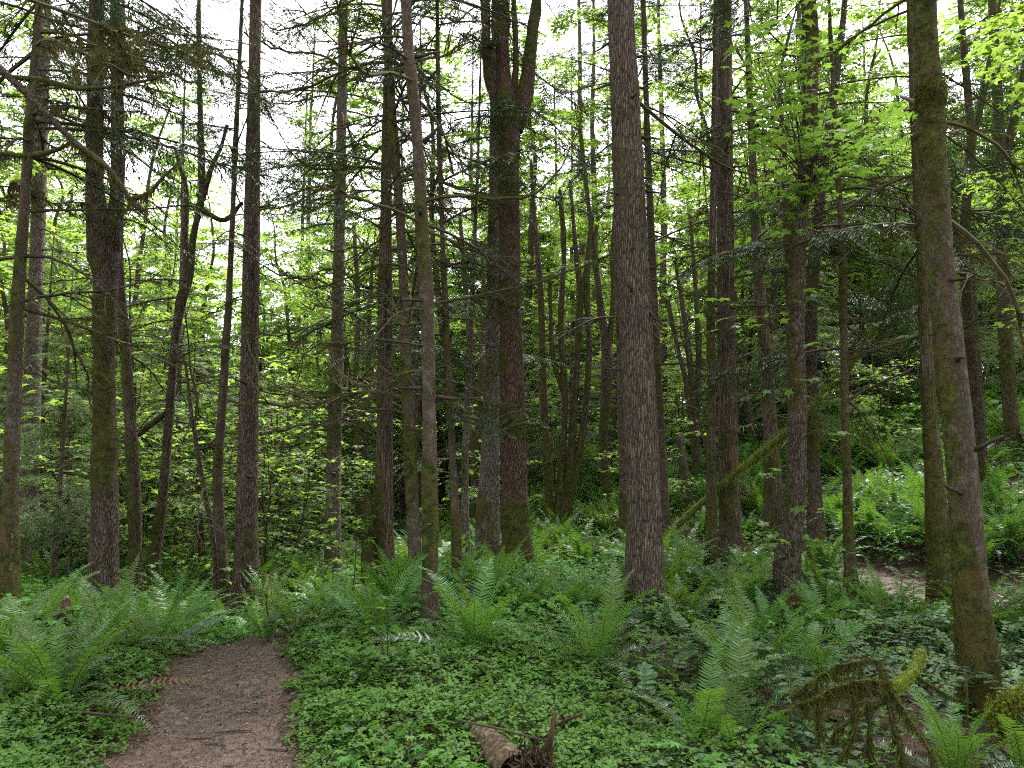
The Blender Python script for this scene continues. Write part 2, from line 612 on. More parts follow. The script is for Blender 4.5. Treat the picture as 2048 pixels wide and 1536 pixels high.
def trunk_mesh(name, pts, rad, mat, sides=28, step=.07, ridge=.06, lump=.1, flare=.35, moss=.3, moss_side=(-.3, -.2, .1), moss_base=.3, seed=0, bands=0., tufts=0, cap=True):
    """pts local (n,3) with radii; returns the bark mesh and (optionally) a moss mesh"""
    PR = smooth_path(np.c_[pts, rad], step)
    P, r = PR[:, :3], PR[:, 3]
    n = len(P)
    T, U, W = frames(P)
    a = np.arange(sides) * 2 * pi / sides
    z = P[:, 2]
    hgt = np.r_[0, np.cumsum(np.linalg.norm(np.diff(P, axis=0), axis=1))]
    D = np.cos(a)[None, :, None] * U[:, None] + np.sin(a)[None, :, None] * W[:, None]
    Q = P[:, None] + r[:, None, None] * D
    ph = R.uniform(0, 6, 3)
    fl = flare * np.exp(-np.maximum(z, -.1) / .28)[:, None] * (1 + .5 * np.sin(3 * a + ph[0]) + .35 * np.sin(5 * a + ph[1]))[None]
    flat = Q.reshape(-1, 3)
    rr = np.repeat(r, sides)
    big = (fbm(flat * np.array([1.6, 1.6, .9]) / max(.15, r[0]) * .22 + seed, seed, 3) - .5)
    fine = np.abs(vnoise(flat * np.array([1, 1, .22]) * 26 + seed * 3.1, seed + 5) - .5) * 2
    f2 = np.abs(vnoise(flat * np.array([1, 1, .3]) * 55 + seed * 3.1, seed + 6) - .5) * 2
    md = unit(np.array(moss_side, float))
    facing = (D.reshape(-1, 3) @ md)
    mz = fbm(flat * np.array([1.7, 1.7, 1.1]) + seed * 7.7, seed + 20, 4)
    mo = moss * .75 + 1.9 * (mz - .5) + .22 * facing + moss_base * np.exp(-np.repeat(hgt, sides) / 1.2)
    if bands:
        bn = fbm(np.c_[flat[:, 0] * .5, flat[:, 1] * .5, flat[:, 2] * 2.4] + seed, seed + 40, 3)
        mo += bands * (bn - .5) * 2
    mo = np.clip(mo, 0, 1)
    disp = 1 + fl.reshape(-1) + lump * big * 2 + ridge * (fine * .65 + f2 * .35 - .4)
    mossy = np.clip((mo - .45) * 3, 0, 1)
    thick = mossy * (.008 + .02 * fbm(flat * 14, seed + 50, 2)) / np.maximum(rr, .03)
    disp += thick * .8
    if bands:
        disp += bands * .34 * (fbm(flat * np.array([5.5, 5.5, 4]) + seed, seed + 70, 3) - .5) * 2 * np.clip(.35 + mo, 0, 1)
    V = (P[:, None] + (r[:, None] * disp.reshape(n, sides))[..., None] * D).reshape(-1, 3)
    i = np.arange(n - 1)[:, None] * sides
    j = np.arange(sides)[None]
    j2 = (j + 1) % sides
    Fq = np.stack([i + j, i + j2, i + sides + j2, i + sides + j], -1).reshape(-1, 4)
    V = np.vstack([V, P[-1:] + T[-1] * r[-1] * .3])
    jj = np.arange(sides)
    Fc = np.stack([(n - 1) * sides + jj, (n - 1) * sides + (jj + 1) % sides, np.full(sides, len(V) - 1)], -1)
    me = mk(name, [(V, [Fq, Fc], 0)], mat, True, {'moss': np.r_[mo, 0]})
    mm = None
    if tufts:
        w = np.clip(mo - .42, 0, 1) * (np.repeat(hgt, sides) < 12)
        if w.sum() > 1:
            k = R.choice(len(w), tufts, p=w / w.sum())
            dn = D.reshape(-1, 3)[k]
            pos = V[k] + R.normal(0, 1, (tufts, 3)) * [.012, .012, .04] - dn * .008
            mm = blades(pos, dn * .5 + np.array([0, 0, -.5]) + R.normal(0, .45, (tufts, 3)), R.uniform(.008, .026, tufts), R.uniform(.004, .009, tufts))
    return me, mm, (P, r)


def blades(pos, dirs, length, width):
    """small pointed tufts"""
    dirs = unit(dirs)
    s = unit(np.cross(dirs, unit(R.normal(0, 1, pos.shape))))
    n = len(pos)
    w = np.asarray(width).reshape(-1, 1) * np.ones((n, 1))
    L = np.asarray(length).reshape(-1, 1)
    V = np.stack([pos - s * w, pos + s * w, pos + dirs * L + np.array([0, 0, -.2]) * L], 1).reshape(-1, 3)
    return V, np.arange(3 * n).reshape(-1, 3)


def hair(rng, P, r, dens, lmax):
    """uneven hanging moss: short fuzz, with clumps of long strands on the underside"""
    ln = np.linalg.norm(np.diff(P, axis=0), axis=1).sum()
    k = int(ln * dens)
    s = rng.uniform(0, len(P) - 1.001, k)
    i = s.astype(int)
    c = P[i] + (P[i + 1] - P[i]) * (s - i)[:, None]
    dn = unit(rng.normal(0, 1, (k, 3)))
    c = c + dn * np.interp(s, np.arange(len(P)), r)[:, None] * .9
    cl = np.clip(fbm(c * 4.5, 8, 3) * 3.2 - 1.3, 0, 1)
    under = dn[:, 2] < .1
    keep = (rng.random(k) < .25 + .75 * cl)
    L = np.where(under, .015 + lmax * cl * rng.random(k) ** 2, rng.uniform(.006, .02, k))
    d = dn * np.where(L > .03, .2, .9)[:, None] + np.array([.05, 0, -.5]) + rng.normal(0, .14, (k, 3))
    return blades(c[keep], d[keep], L[keep], rng.uniform(.0025, .006, keep.sum()))


# ------------------------------------------------------------------ branches
def dead_branch(rng, L=2.2, droop=.5, mossy=.5, sides=5, hang=0):
    """bare branch along +x, with side twigs; returns parts (twig material 0, moss material 1)"""
    b, mb = Bag(), Bag()
    t = np.linspace(0, 1, 12)
    sl = rng.uniform(-.1, .35)
    y = rng.normal(0, .05) * L * np.sin(t * 3) + rng.normal(0, .12) * L * t ** 2
    zz = L * (sl * t - droop * t ** 1.8 + rng.uniform(0, .35) * np.clip(t - .55, 0, 1) ** 1.5 * 1.6)
    P = np.c_[L * t * (1 - .15 * droop * t), y, zz] + rng.normal(0, .012 * L, (12, 3)) * t[:, None]
    r0 = .008 + .0055 * L
    rad = r0 * (1 - .8 * t) + .0028
    b.add(*tube(P, rad, sides))
    lines = [(P, rad)]
    for k in range(int(5 + 4 * L)):
        tt = rng.uniform(.15, .97)
        i = int(tt * 11)
        p0 = P[i] + (P[min(i + 1, 11)] - P[i]) * (tt * 11 - i)
        sgn = 1 if k % 2 else -1
        l2 = L * rng.uniform(.12, .42) * (1.1 - tt * .7)
        u = np.linspace(0, 1, 6)
        ang = rng.uniform(.5, 1.2) * sgn
        d = np.array([cos(ang), sin(ang), rng.uniform(-.45, .25)])
        Q = p0 + np.outer(u, d) * l2 + np.outer(u ** 2, [.15, 0, -rng.uniform(.05, .5)]) * l2
        Q += rng.normal(0, .02 * l2, Q.shape) * u[:, None]
        rq = np.interp(tt, t, rad) * .55 * (1 - .75 * u) + .0018
        b.add(*tube(Q, rq, 3))
        lines.append((Q, rq))
        for q in range(rng.integers(1, 4)):
            i2 = rng.integers(1, 5)
            a2 = ang + rng.uniform(-1, 1)
            d2 = np.array([cos(a2), sin(a2), rng.uniform(-.6, .2)])
            l3 = l2 * rng.uniform(.25, .5)
            S = Q[i2] + np.outer(np.linspace(0, 1, 4), d2) * l3 + np.outer(np.linspace(0, 1, 4) ** 2, [0, 0, -.2]) * l3
            b.add(*tube(S, np.linspace(.003, .0015, 4), 3))
            lines.append((S, np.full(4, .0025)))
    if mossy > 0:
        for Q, rq in lines:
            ln = np.linalg.norm(np.diff(Q, axis=0), axis=1).sum()
            k = int(ln * 90 * mossy)
            if k < 1:
                continue
            s = rng.uniform(0, len(Q) - 1.001, k)
            i = s.astype(int)
            p = Q[i] + (Q[i + 1] - Q[i]) * (s - i)[:, None]
            d = rng.normal(0, .8, (k, 3)) + [0, 0, -.7]
            lng = rng.uniform(.012, .04, k)
            if hang:
                cl = (vnoise(np.c_[p * 3.5], 3) > .5)
                lng = np.where(cl & (rng.random(k) < .6), rng.uniform(.04, hang, k), lng)
                d[cl] = d[cl] * .22 + [0, 0, -.8]
            mb.add(*blades(p, d, lng, rng.uniform(.004, .011, k)))
    return [b.part(0), mb.part(1)] if mb.V else [b.part(0)]


def live_branch(rng, L=2.6, droop=.35, dens=1.0, weep=.35):
    """conifer bough along +x with flat needle sprays; (wood 0, needles 1)"""
    b, nb = Bag(), Bag()
    t = np.linspace(0, 1, 10)
    P = np.c_[L * t * (1 - .2 * droop * t), rng.normal(0, .06) * L * t ** 2, L * (.15 * t - droop * t ** 1.7)]
    rad = (.007 + .005 * L) * (1 - .85 * t) + .002
    b.add(*tube(P, rad, 4, False))
    n2 = int(L / .085 * dens)
    pos, dr, ln = [], [], []
    for k in range(n2):
        tt = rng.uniform(.16, .99)
        i = min(int(tt * 9), 8)
        p0 = P[i] + (P[i + 1] - P[i]) * (tt * 9 - i)
        sgn = 1 if k % 2 else -1
        l2 = (.16 + .34 * L * (1 - tt) ** .8) * rng.uniform(.5, 1.1)
        ang = sgn * rng.uniform(.6, 1.15)
        d = np.array([cos(ang), sin(ang), rng.uniform(-.25, .12)])
        m = max(3, int(l2 / .045))
        u = np.linspace(.04, 1, m)
        w = weep * rng.uniform(.4, 1.3)
        Q = p0 + np.outer(u, d) * l2 + np.outer(u ** 2, [0, 0, -w]) * l2
        b.add(*tube(Q[::max(1, m // 4)], .0022, 3, False))
        tg = unit(np.gradient(Q, axis=0))
        sd = unit(np.cross(tg, [0, 0, 1]))
        for sg in (-1, 1):
            dd = tg * .75 + sd * sg * .8 + rng.normal(0, .16, Q.shape) + [0, 0, -.12]
            pos.append(Q)
            dr.append(dd)
            ln.append((.05 + .1 * (1 - u) ** .6 * min(1, l2 * 2)) * rng.uniform(.6, 1.25, m))
        pos.append(Q[-1:])
        dr.append(tg[-1:])
        ln.append(np.array([.09]))
    pos, dr, ln = np.concatenate(pos), unit(np.concatenate(dr)), np.concatenate(ln)
    keep = rng.random(len(pos)) < .92
    pos, dr, ln = pos[keep], dr[keep], ln[keep]
    s = unit(np.cross(dr, np.array([0, 0, 1]) + rng.normal(0, .35, pos.shape)))
    w = rng.uniform(.006, .0115, (len(pos), 1))
    l_ = ln[:, None]
    V = np.stack([pos, pos + dr * l_ * .45 + s * w, pos + dr * l_ + [0, 0, -.012], pos + dr * l_ * .45 - s * w], 1).reshape(-1, 3)
    k = np.arange(len(pos))[:, None] * 4
    nb.add(V, np.concatenate([k + [0, 1, 2], k + [0, 2, 3]]))
    return [b.part(0), nb.part(1)]


G = np.random.default_rng(5)
DEAD = [mk('bare_branch', dead_branch(G, G.uniform(1.5, 2.6), G.uniform(.15, .75), G.uniform(.3, .8)), [M['twig'], M['moss']]) for _ in range(10)]
DEAD_THIN = [mk('thin_branch', dead_branch(G, G.uniform(1.0, 1.8), G.uniform(.2, .7), .12), [M['bark_twig'], M['moss']]) for _ in range(7)]
HANG = [mk('mossy_branch', dead_branch(G, G.uniform(1.8, 2.8), G.uniform(.1, .5), 1.5, 5, .17), [M['twig'], M['hang_moss']]) for _ in range(5)]
LIVE_P = [live_branch(G, G.uniform(2.2, 3.0), G.uniform(.2, .5), 1.0, G.uniform(.25, .6)) for _ in range(6)]
LIVE = [mk('live_bough', p, [M['bark_twig'], M['needle']]) for p in LIVE_P]
LOOP = []
for _ in range(6):
    L_ = G.uniform(1.6, 2.4)
    p_ = dead_branch(G, L_, G.uniform(.7, 1.15), .5)
    for V_, F_, m_ in p_:
        t_ = np.clip(V_[:, 0] / L_ - .3, 0, 2)
        V_[:, 2] += (t_ ** 2 * 1.9 * L_).astype(np.float32)
    LOOP.append(mk('looping_branch', p_, [M['twig'], M['moss']]))
STUB = []
for _ in range(4):
    l = G.uniform(.06, .2)
    P = np.c_[np.linspace(0, l, 4), G.normal(0, .008, 4), np.linspace(0, G.uniform(-.04, .05), 4)]
    STUB.append(mk('branch_stub', [(*tube(P, np.linspace(.016, .007, 4), 5), 0)], M['bark_twig'], True))


def rotz(a):
    c, s = np.cos(a), np.sin(a)
    z, o = np.zeros_like(c), np.ones_like(c)
    return np.stack([np.stack([c, -s, z], -1), np.stack([s, c, z], -1), np.stack([z, z, o], -1)], -2)


def roty(a):
    c, s = np.cos(a), np.sin(a)
    z, o = np.zeros_like(c), np.ones_like(c)
    return np.stack([np.stack([c, z, s], -1), np.stack([z, o, z], -1), np.stack([-s, z, c], -1)], -2)


def conifer_crown(rng, z0, z1, rmax, n, mats, top_taper=.9, pool=None):
    """needle boughs round an upright axis, from height z0 to z1"""
    bags = [Bag(), Bag()]
    pool = pool or LIVE_P
    t = rng.random(n) ** 1.0
    z = z0 + (z1 - z0) * t
    rr = rmax * (1 - t) ** top_taper * rng.uniform(.6, 1.15, n) * np.clip(.45 + t * 3, 0, 1) + .25
    az = np.arange(n) * 2.39996 + rng.normal(0, .4, n)
    pt = rng.normal(.12, .16, n) - .45 * t
    which = rng.integers(0, len(pool), n)
    for w in range(len(pool)):
        k = which == w
        if not k.any():
            continue
        Mx = rotz(az[k]) @ roty(pt[k]) * (rr[k] / 2.6)[:, None, None]
        T = np.c_[np.zeros(k.sum()), np.zeros(k.sum()), z[k]]
        for q in (0, 1):
            V, Fs, _ = pool[w][q]
            bags[q].add(*scatter(V, Fs, Mx, T))
    return mk('crown', [bags[0].part(0), bags[1].part(1)], mats)


# ------------------------------------------------------------------ maple leaves and stems
def leaves_on(rng, pts, dirs, size, tmpl, up=.28, stalk=.5):
    """leaves held flat-ish on stalks from pts, pointing along dirs"""
    n = len(pts)
    s = rng.uniform(*size, n)
    X = dirs + rng.normal(0, .35, dirs.shape)
    X[:, 2] = X[:, 2] * .4 - .12
    X = unit(X)
    N = np.array([0, 0, 1.]) + rng.normal(0, up, (n, 3))
    T = pts + X * (s * stalk)[:, None] + np.c_[np.zeros(n), np.zeros(n), rng.uniform(-.02, .05, n)]
    return scatter(tmpl[0], tmpl[1], basis(X, N, s), T)


def leafy_twigs(rng, p, d, L, spacing, size, tmpl, wood, leaf, spread=.9):
    """one side branch with horizontal twigs and opposite leaves"""
    m = 8
    u = np.linspace(0, 1, m)
    P = p + np.outer(u, d) * L + np.outer(u ** 2, [0, 0, rng.uniform(-.35, .12)]) * L + rng.normal(0, .03 * L, (m, 3)) * u[:, None]
    wood.add(*tube(P, (.004 + .006 * L) * (1 - .8 * u) + .002, 4, False))
    pts, drs = [], []
    nt = max(3, int(L / .17))
    for k in range(nt):
        tt = rng.uniform(.2, 1)
        i = min(int(tt * (m - 1)), m - 2)
        p0 = P[i] + (P[i + 1] - P[i]) * (tt * (m - 1) - i)
        a = math.atan2(d[1], d[0]) + (1 if k % 2 else -1) * rng.uniform(.3, spread + .3)
        l2 = rng.uniform(.3, .75) * (.5 + .25 * L)
        q = max(3, int(l2 / spacing))
        uu = np.linspace(.1, 1, q)
        dd = np.array([cos(a), sin(a), rng.uniform(-.2, .3)])
        Q = p0 + np.outer(uu, dd) * l2 + np.outer(uu ** 2, [0, 0, -.15]) * l2
        wood.add(*tube(Q, np.linspace(.004, .002, q), 3, False))
        sd = np.array([-sin(a), cos(a), 0])
        for sg in (-1, 1):
            pts.append(Q)
            drs.append(np.tile(dd * .5 + sd * sg * .8, (q, 1)))
        pts.append(Q[-1:])
        drs.append(dd[None])
    pts, drs = np.concatenate(pts), np.concatenate(drs)
    leaf.add(*leaves_on(rng, pts, drs, size, tmpl))


def maple_parts(rng, H, nstem, spread, leaf_from=.35, nb=16, size=(.12, .27), tmpl=None, r0=.1, bl=(1.2, 2.6), spacing=.1):
    tmpl = tmpl or LEAF_LO
    stems, wood, leaf = Bag(), Bag(), Bag()
    moss_pts, moss_dir = [], []
    for s in range(nstem):
        a = s * 2 * pi / max(1, nstem) + rng.uniform(-.5, .5)
        hh = H * rng.uniform(.78, 1)
        m = 14
        u = np.linspace(0, 1, m)
        out = spread * rng.uniform(.6, 1.2) * (1 if nstem > 1 else .35)
        x = cos(a) * (out * hh * u ** .8) + np.cumsum(rng.normal(0, .012 * hh, m)) * u
        y = sin(a) * (out * hh * u ** .8) + np.cumsum(rng.normal(0, .012 * hh, m)) * u
        P = np.c_[x + cos(a) * .1 * (nstem > 1), y + sin(a) * .1 * (nstem > 1), u * hh - .25]
        rr = r0 * rng.uniform(.75, 1.1) * ((1 - u) ** .8 * .95 + .05)
        PR = smooth_path(np.c_[P, rr], .25)
        P2, r2 = PR[:, :3], PR[:, 3] * (1 + .16 * (fbm(PR[:, :3] * 2.2, 3) - .5) * 2)
        stems.add(*tube(P2, r2, 9))
        for k in range(nb):
            tt = leaf_from + (1 - leaf_from) * ((k + rng.random()) / nb)
            i = min(int(tt * (m - 1)), m - 2)
            p0 = P[i] + (P[i + 1] - P[i]) * (tt * (m - 1) - i)
            az = rng.uniform(0, 2 * pi)
            L = rng.uniform(*bl) * (1.15 - .6 * tt)
            leafy_twigs(rng, p0, np.array([cos(az), sin(az), rng.uniform(-.05, .7)]), L, spacing, size, tmpl, wood, leaf)
    return stems, wood, leaf


# prototype trees; the first of each is placed, the rest are copies
def stem_mesh(name, bag, mat, moss=.55):
    V, Fs, _ = bag.part(0)
    mo = np.clip(moss - .12 + (fbm(V * 1.6, 7, 3) - .5) * 2.2, 0, 1)
    return mk(name, [(V, Fs, 0)], mat, True, {'moss': mo})


MAPLES = []
for q, (H, ns, sp, nb, r0) in enumerate([(15, 1, .14, 62, .16), (18, 2, .09, 48, .15), (13, 4, .13, 22, .085), (20, 1, .1, 78, .19), (10, 5, .16, 14, .06)]):
    st, wd, lf = maple_parts(G, H, ns, sp, (.2, .25, .28, .22, .25)[q], nb, r0=r0)
    MAPLES.append((stem_mesh('maple_trunk', st, M['maple_bark']), mk('maple_crown', [wd.part(0), lf.part(1)], [M['twig'], M['maple']])))
VINES = []
for q in range(3):
    st, wd, lf = maple_parts(G, G.uniform(3, 4.6), 3, .22, .25, 8, size=(.08, .15), r0=.025, bl=(.7, 1.5), spacing=.12)
    VINES.append((stem_mesh('understory_stem', st, M['maple_bark'], .4), mk('understory_crown', [wd.part(0), lf.part(1)], [M['twig'], M['maple']])))
CONS = []
for q, (H, z0, rm, n) in enumerate([(27, 9, 3.0, 76), (24, 6, 2.8, 80), (30, 12, 3.2, 76), (19, 4.5, 2.4, 80)]):
    u = np.linspace(0, 1, 18)
    P = np.c_[np.cumsum(G.normal(0, .03, 18)), np.cumsum(G.normal(0, .03, 18)), u * H - .3]
    rad = (.0068 * H) * (1 - u) ** .85 + .012
    tm, _, _ = trunk_mesh('conifer_trunk', P, rad, M[('grey_fir', 'hemlock', 'fir', 'cedar')[q]], 14, .22, .08, .06, .3, .2, seed=q + 60)
    b = [Bag(), Bag()]
    for k in range(34):
        z = G.uniform(1.6, z0 + 3)
        p = dead_branch(G, G.uniform(.7, 1.9), G.uniform(.1, .6), .2)
        a = np.array([G.uniform(0, 2 * pi)])
        for w in range(len(p)):
            b[w].add(*scatter(p[w][0], p[w][1], rotz(a), np.array([[0, 0, z]])))
    CONS.append((tm, mk('dead_limbs', [b[0].part(0), b[1].part(1)], [M['bark_twig'], M['moss']]), conifer_crown(G, z0, H, rm, n, [M['bark_twig'], M['needle']])))
YOUNG = []
for q, (H, n) in enumerate([(4.5, 60), (6.5, 80), (2.6, 36), (9, 95)]):
    P = np.array([[0, 0, -.2], [.03, .02, H * .5], [.0, .05, H]])
    tm, _, _ = trunk_mesh('sapling_trunk', P, [.012 * H, .007 * H, .008], M['hemlock'], 8, .2, .05, .05, .2, .3, seed=q + 80)
    YOUNG.append((tm, conifer_crown(G, .35 + .12 * H, H, .55 + .22 * H, n, [M['bark_twig'], M['young_needle']], .75)))
TOPS = [conifer_crown(G, 0, 12, 2.4, 42, [M['bark_twig'], M['needle']]) for _ in range(2)]

# ------------------------------------------------------------------ hero trees
TAKEN = []


def tree_root(name, label, cat, base_px, d, group=None):
    p = at(base_px[0], base_px[1], d)
    z = hz(p[0], p[1])
    TAKEN.append((p[0], p[1]))
    return thing(name, label, cat, (p[0], p[1], z), group), np.array([p[0], p[1], z])


def px_line(pts, d, org, dy=0.0):
    """photo polyline (px, py, width px[, depth shift]) at distance d -> local points and radii"""
    P, r = [], []
    for q in pts:
        dd = d + (q[3] if len(q) > 3 else 0)
        P.append(at(q[0], q[1], dd) - org)
        r.append(q[2] / 2 / F * dd)
    return np.array(P), np.array(r)


def hero(name, label, cat, mat, d, pts, moss=.2, sides=30, top=20., dead=0, thin=0, live=0, hang=0, stub=0, zr=(1.5, 9), seed=0, limbs=(), tufts=0, bands=0., ridge=.06, lump=.08,
         flare=.35, crown=True, lat=None, live_zr=None, bl=1.0, moss_side=(-.4, -.3, .1), group=None, limb_tufts=0, limb_hair=0, loop=0):
    root, org = tree_root(name, label, cat, pts[0], d, group)
    P, r = px_line(pts, d, org)
    r = r * .94
    # carry the stem below the ground and, for whole trees, on up above the frame
    P = np.vstack([[P[0] + [0, 0, -.0]], P]) if False else P
    low = P[0].copy()
    low[2] = -.35
    if P[0, 2] > -.3:
        P = np.vstack([low, P])
        r = np.r_[r[0] * 1.03, r]
    if top and P[-1, 2] < top:
        dirv = (P[-1] - P[-2]) / max(.1, (P[-1, 2] - P[-2, 2]))
        z0 = P[-1, 2]
        for f in (.35, .7, 1.0):
            zz = z0 + (top - z0) * f
            P = np.vstack([P, P[-1] + dirv * .6 * (zz - P[-1, 2]) * np.array([1, 1, 0]) + [0, 0, zz - P[-1, 2]]])
            r = np.r_[r, r[-1] * (.8, .6, .25)[(.35, .7, 1.0).index(f)]]
    me, mm, (Pc, rc) = trunk_mesh('trunk', P, r, M[mat], sides, .07 if d < 13 else .1, ridge, lump, flare, moss, moss_side, seed=seed, tufts=tufts, bands=bands)
    obj('trunk', me, root)
    if mm is not None:
        obj('moss_cover', mk('moss_cover', [(mm[0], mm[1], 0)], M['moss']), root)['kind'] = 'stuff'
    for k, lb in enumerate(limbs):
        LP, lr = px_line(lb, d, org)
        lm, lmm, _ = trunk_mesh('limb', LP, lr, M[mat], 14, .06, ridge, lump * 1.5, 0, moss + .1, moss_side, 0, seed=seed + 3 + k, bands=bands, tufts=limb_tufts)
        lo = obj('limb', lm, root)
        if limb_hair:
            PL = smooth_path(np.c_[LP, lr], .05)
            obj('hanging_moss', mk('hanging_moss', [(*hair(np.random.default_rng(seed + k), PL[:, :3], PL[:, 3], 1500, .22), 0)], M['hang_moss']), lo)
        if lmm is not None:
            obj('moss_cover', mk('moss_cover', [(lmm[0], lmm[1], 0)], M['hang_moss']), lo)
    rng = np.random.default_rng(seed + 1000)

    def put(pool, nm, n, zr, sc, pitch):
        for k in range(n):
            z = zr[0] + (zr[1] - zr[0]) * ((k + rng.random()) / n)
            i = int(np.argmin(np.abs(Pc[:, 2] - z)))
            if lat is None or rng.random() < .35:
                a = rng.uniform(0, 2 * pi)
            else:
                a = (0 if rng.random() < lat else pi) + rng.normal(0, .55)
            o = obj(nm, pool[rng.integers(len(pool))], root, Pc[i] + np.array([cos(a), sin(a), 0]) * rc[i] * (.96 if pool is STUB else .8), (rng.normal(0, .2), rng.normal(*pitch), a), rng.uniform(*sc) * bl)
    put(DEAD, 'branch', dead, zr, (.5, 1.15), (.05, .22))
    put(LOOP, 'looping_branch', loop, zr, (.6, 1.2), (.05, .15))
    put(DEAD_THIN, 'branch', thin, zr, (.45, 1.1), (.1, .22))
    put(HANG, 'mossy_branch', hang, (max(zr[0], 4.6), zr[1]), (.6, 1.1), (.1, .15))
    put(LIVE, 'bough', live, live_zr or (zr[1] - 2.5, zr[1] + 1), (.6, 1.05), (.1, .15))
    put(STUB, 'branch_stub', stub, (1, zr[1]), (.8, 1.6), (0, .3))
    if crown and top:
        i = int(np.argmin(np.abs(Pc[:, 2] - (top - 10))))
        c = obj('crown', TOPS[seed % 2], root, Pc[i], (0, 0, rng.uniform(0, 6)), (1, 1, (top - Pc[i][2] + .6) / 12))
    return root, org, Pc, rc


H = hero
# the trees the photograph shows one by one, from left to right
r1, o1, pc1, rc1 = H('leaning_conifer', 'slim mossy conifer trunk at the far left edge with stripped reddish bark near its foot', 'tree', 'hemlock', 8.0,
  [(16, 1235, 34), (22, 978, 29), (32, 705, 26), (44, 480, 23), (70, 130, 17), (80, 0, 14)], .7, dead=7, loop=3, thin=6, live=15, hang=5, zr=(2.9, 7.4), seed=1, tufts=2500, live_zr=(5.0, 7.6), lat=.75, bl=1.15)
H('conifer', 'grey straight trunk just behind the leftmost mossy trunk', 'tree', 'grey_fir', 15, [(58, 1150, 38), (64, 800, 32), (78, 400, 28), (92, 0, 22)], .15, thin=16, live=12, zr=(3, 13), seed=2, live_zr=(7, 12), lat=.7, bl=1.1)


def patch(nm, root, Pc, rc, z0, z1, az, wid, mat, seed, lift=.006):
    """a strip of bare wood on a trunk's side"""
    n, m = 26, 12
    zz = np.linspace(z0, z1, n)
    t = (zz - z0) / (z1 - z0)
    cx, cy, rr = (np.interp(zz, Pc[:, 2], a) for a in (Pc[:, 0], Pc[:, 1], rc))
    half = wid * np.sin(np.clip(t, .02, .98) * pi) ** .45 * (.75 + .5 * vnoise(np.c_[t * 7, t * 0 + seed, t * 0], 3))
    a = az + half[:, None] * np.linspace(-1, 1, m)[None]
    bulge = lift * .3 + .008 * np.cos(np.linspace(-1, 1, m) * pi / 2)[None] + 0 * t[:, None] + .012 * (vnoise(np.c_[a.ravel() * 6, np.repeat(zz * 4, m), a.ravel() * 0], 9).reshape(n, m) - .3)
    q = rr[:, None] * 1.1 + bulge
    V = np.stack([cx[:, None] + np.cos(a) * q, cy[:, None] + np.sin(a) * q, np.repeat(zz[:, None], m, 1)], -1).reshape(-1, 3)
    i = (np.arange(n - 1)[:, None] * m + np.arange(m - 1)[None]).ravel()
    obj(nm, mk(nm, [(V, np.stack([i, i + 1, i + m + 1, i + m], -1), 0)], M[mat], True), root)


patch('bare_wood', r1, pc1, rc1, .05, 1.0, -1.75, .7, 'red_wood', 1)
patch('bare_wood', r1, pc1, rc1, .0, .95, -.75, .35, 'pale_wood', 2)
r_, o_, pc_, rc_ = H('mossy_maple', 'thick mossy trunk near left that splits into two upright stems', 'tree', 'maple_bark', 9.5,
  [(204, 1215, 62), (208, 1113, 54), (212, 910, 48), (210, 800, 43), (210, 705, 42), (211, 568, 50), (207, 500, 66), (196, 440, 50), (190, 370, 35), (190, 330, 33), (191, 150, 31), (194, 0, 30)], .38, sides=36, top=16, stub=6, seed=3, tufts=7000, bands=.5, lump=.14, flare=.3,
  limbs=[[(216, 520, 40), (229, 455, 36), (235, 380, 28), (235, 200, 26), (236, 0, 25), (238, -300, 20)]], limb_tufts=1500)
H('mossy_maple', 'leaning moss-streaked trunk close to the right of the thick split one', 'tree', 'maple_bark', 12, [(270, 1165, 27), (269, 978, 25), (251, 705, 22), (240, 560, 19), (236, 400, 16), (235, 200, 13)], .5, top=15, thin=5, zr=(4, 9), seed=4, tufts=3000, bands=.4, lump=.12)
H('mossy_maple', 'mossy maple leaning right that forks over the hanging clumps of moss', 'tree', 'maple_bark', 13, [(306, 1140, 25), (327, 978, 20), (348, 705, 16), (356, 640, 18), (364, 595, 23), (380, 550, 15), (388, 470, 13), (402, 400, 15), (404, 330, 14), (400, 200, 11), (398, 0, 8)], .42, top=13, crown=False, thin=6, hang=2, zr=(4, 8), seed=5,
  tufts=3000, limbs=[[(360, 610, 18), (372, 560, 13), (370, 470, 12), (372, 380, 11), (352, 300, 8)], [(404, 400, 13), (425, 330, 10), (440, 300, 8), (455, 250, 6)], [(404, 420, 10), (450, 440, 8), (485, 405, 6)], [(340, 820, 10), (300, 850, 12), (270, 872, 9), (255, 850, 6)]], bands=.3)
H('conifer', 'thin bowed grey trunk immediately left of the big furrowed trunk by the path', 'tree', 'hemlock', 12.4, [(455, 1262, 24), (441, 1080, 24), (436, 950, 20), (445, 800, 18), (455, 650, 15), (463, 480, 12)], .15, top=14, thin=10, zr=(2, 8), seed=6)
H('young_maple', 'thin mossy stem leaning left beside the path crest', 'tree', 'maple_bark', 12.0, [(432, 1225, 12), (428, 1090, 11), (405, 960, 9), (388, 860, 8), (370, 720, 5)], .5, top=0, crown=False, thin=4, zr=(2, 4), seed=7, sides=10)
H('fir', 'big straight furrowed trunk standing at the crest of the dirt path', 'tree', 'fir_red', 12, [(488, 1265, 62), (492, 1150, 52), (494, 1000, 44), (498, 800, 40), (503, 500, 35), (508, 200, 28), (512, 0, 24)], .05, sides=48, thin=12, stub=16, zr=(4.2, 9.5), seed=8, ridge=.11, flare=.3)
H('conifer', 'very thin grey stem between the leaning maple and the bowed trunk', 'tree', 'grey_fir', 17, [(352, 1190, 12), (356, 900, 10), (362, 600, 8), (366, 300, 6)], .2, top=13, thin=9, zr=(2, 10), seed=9, sides=10)
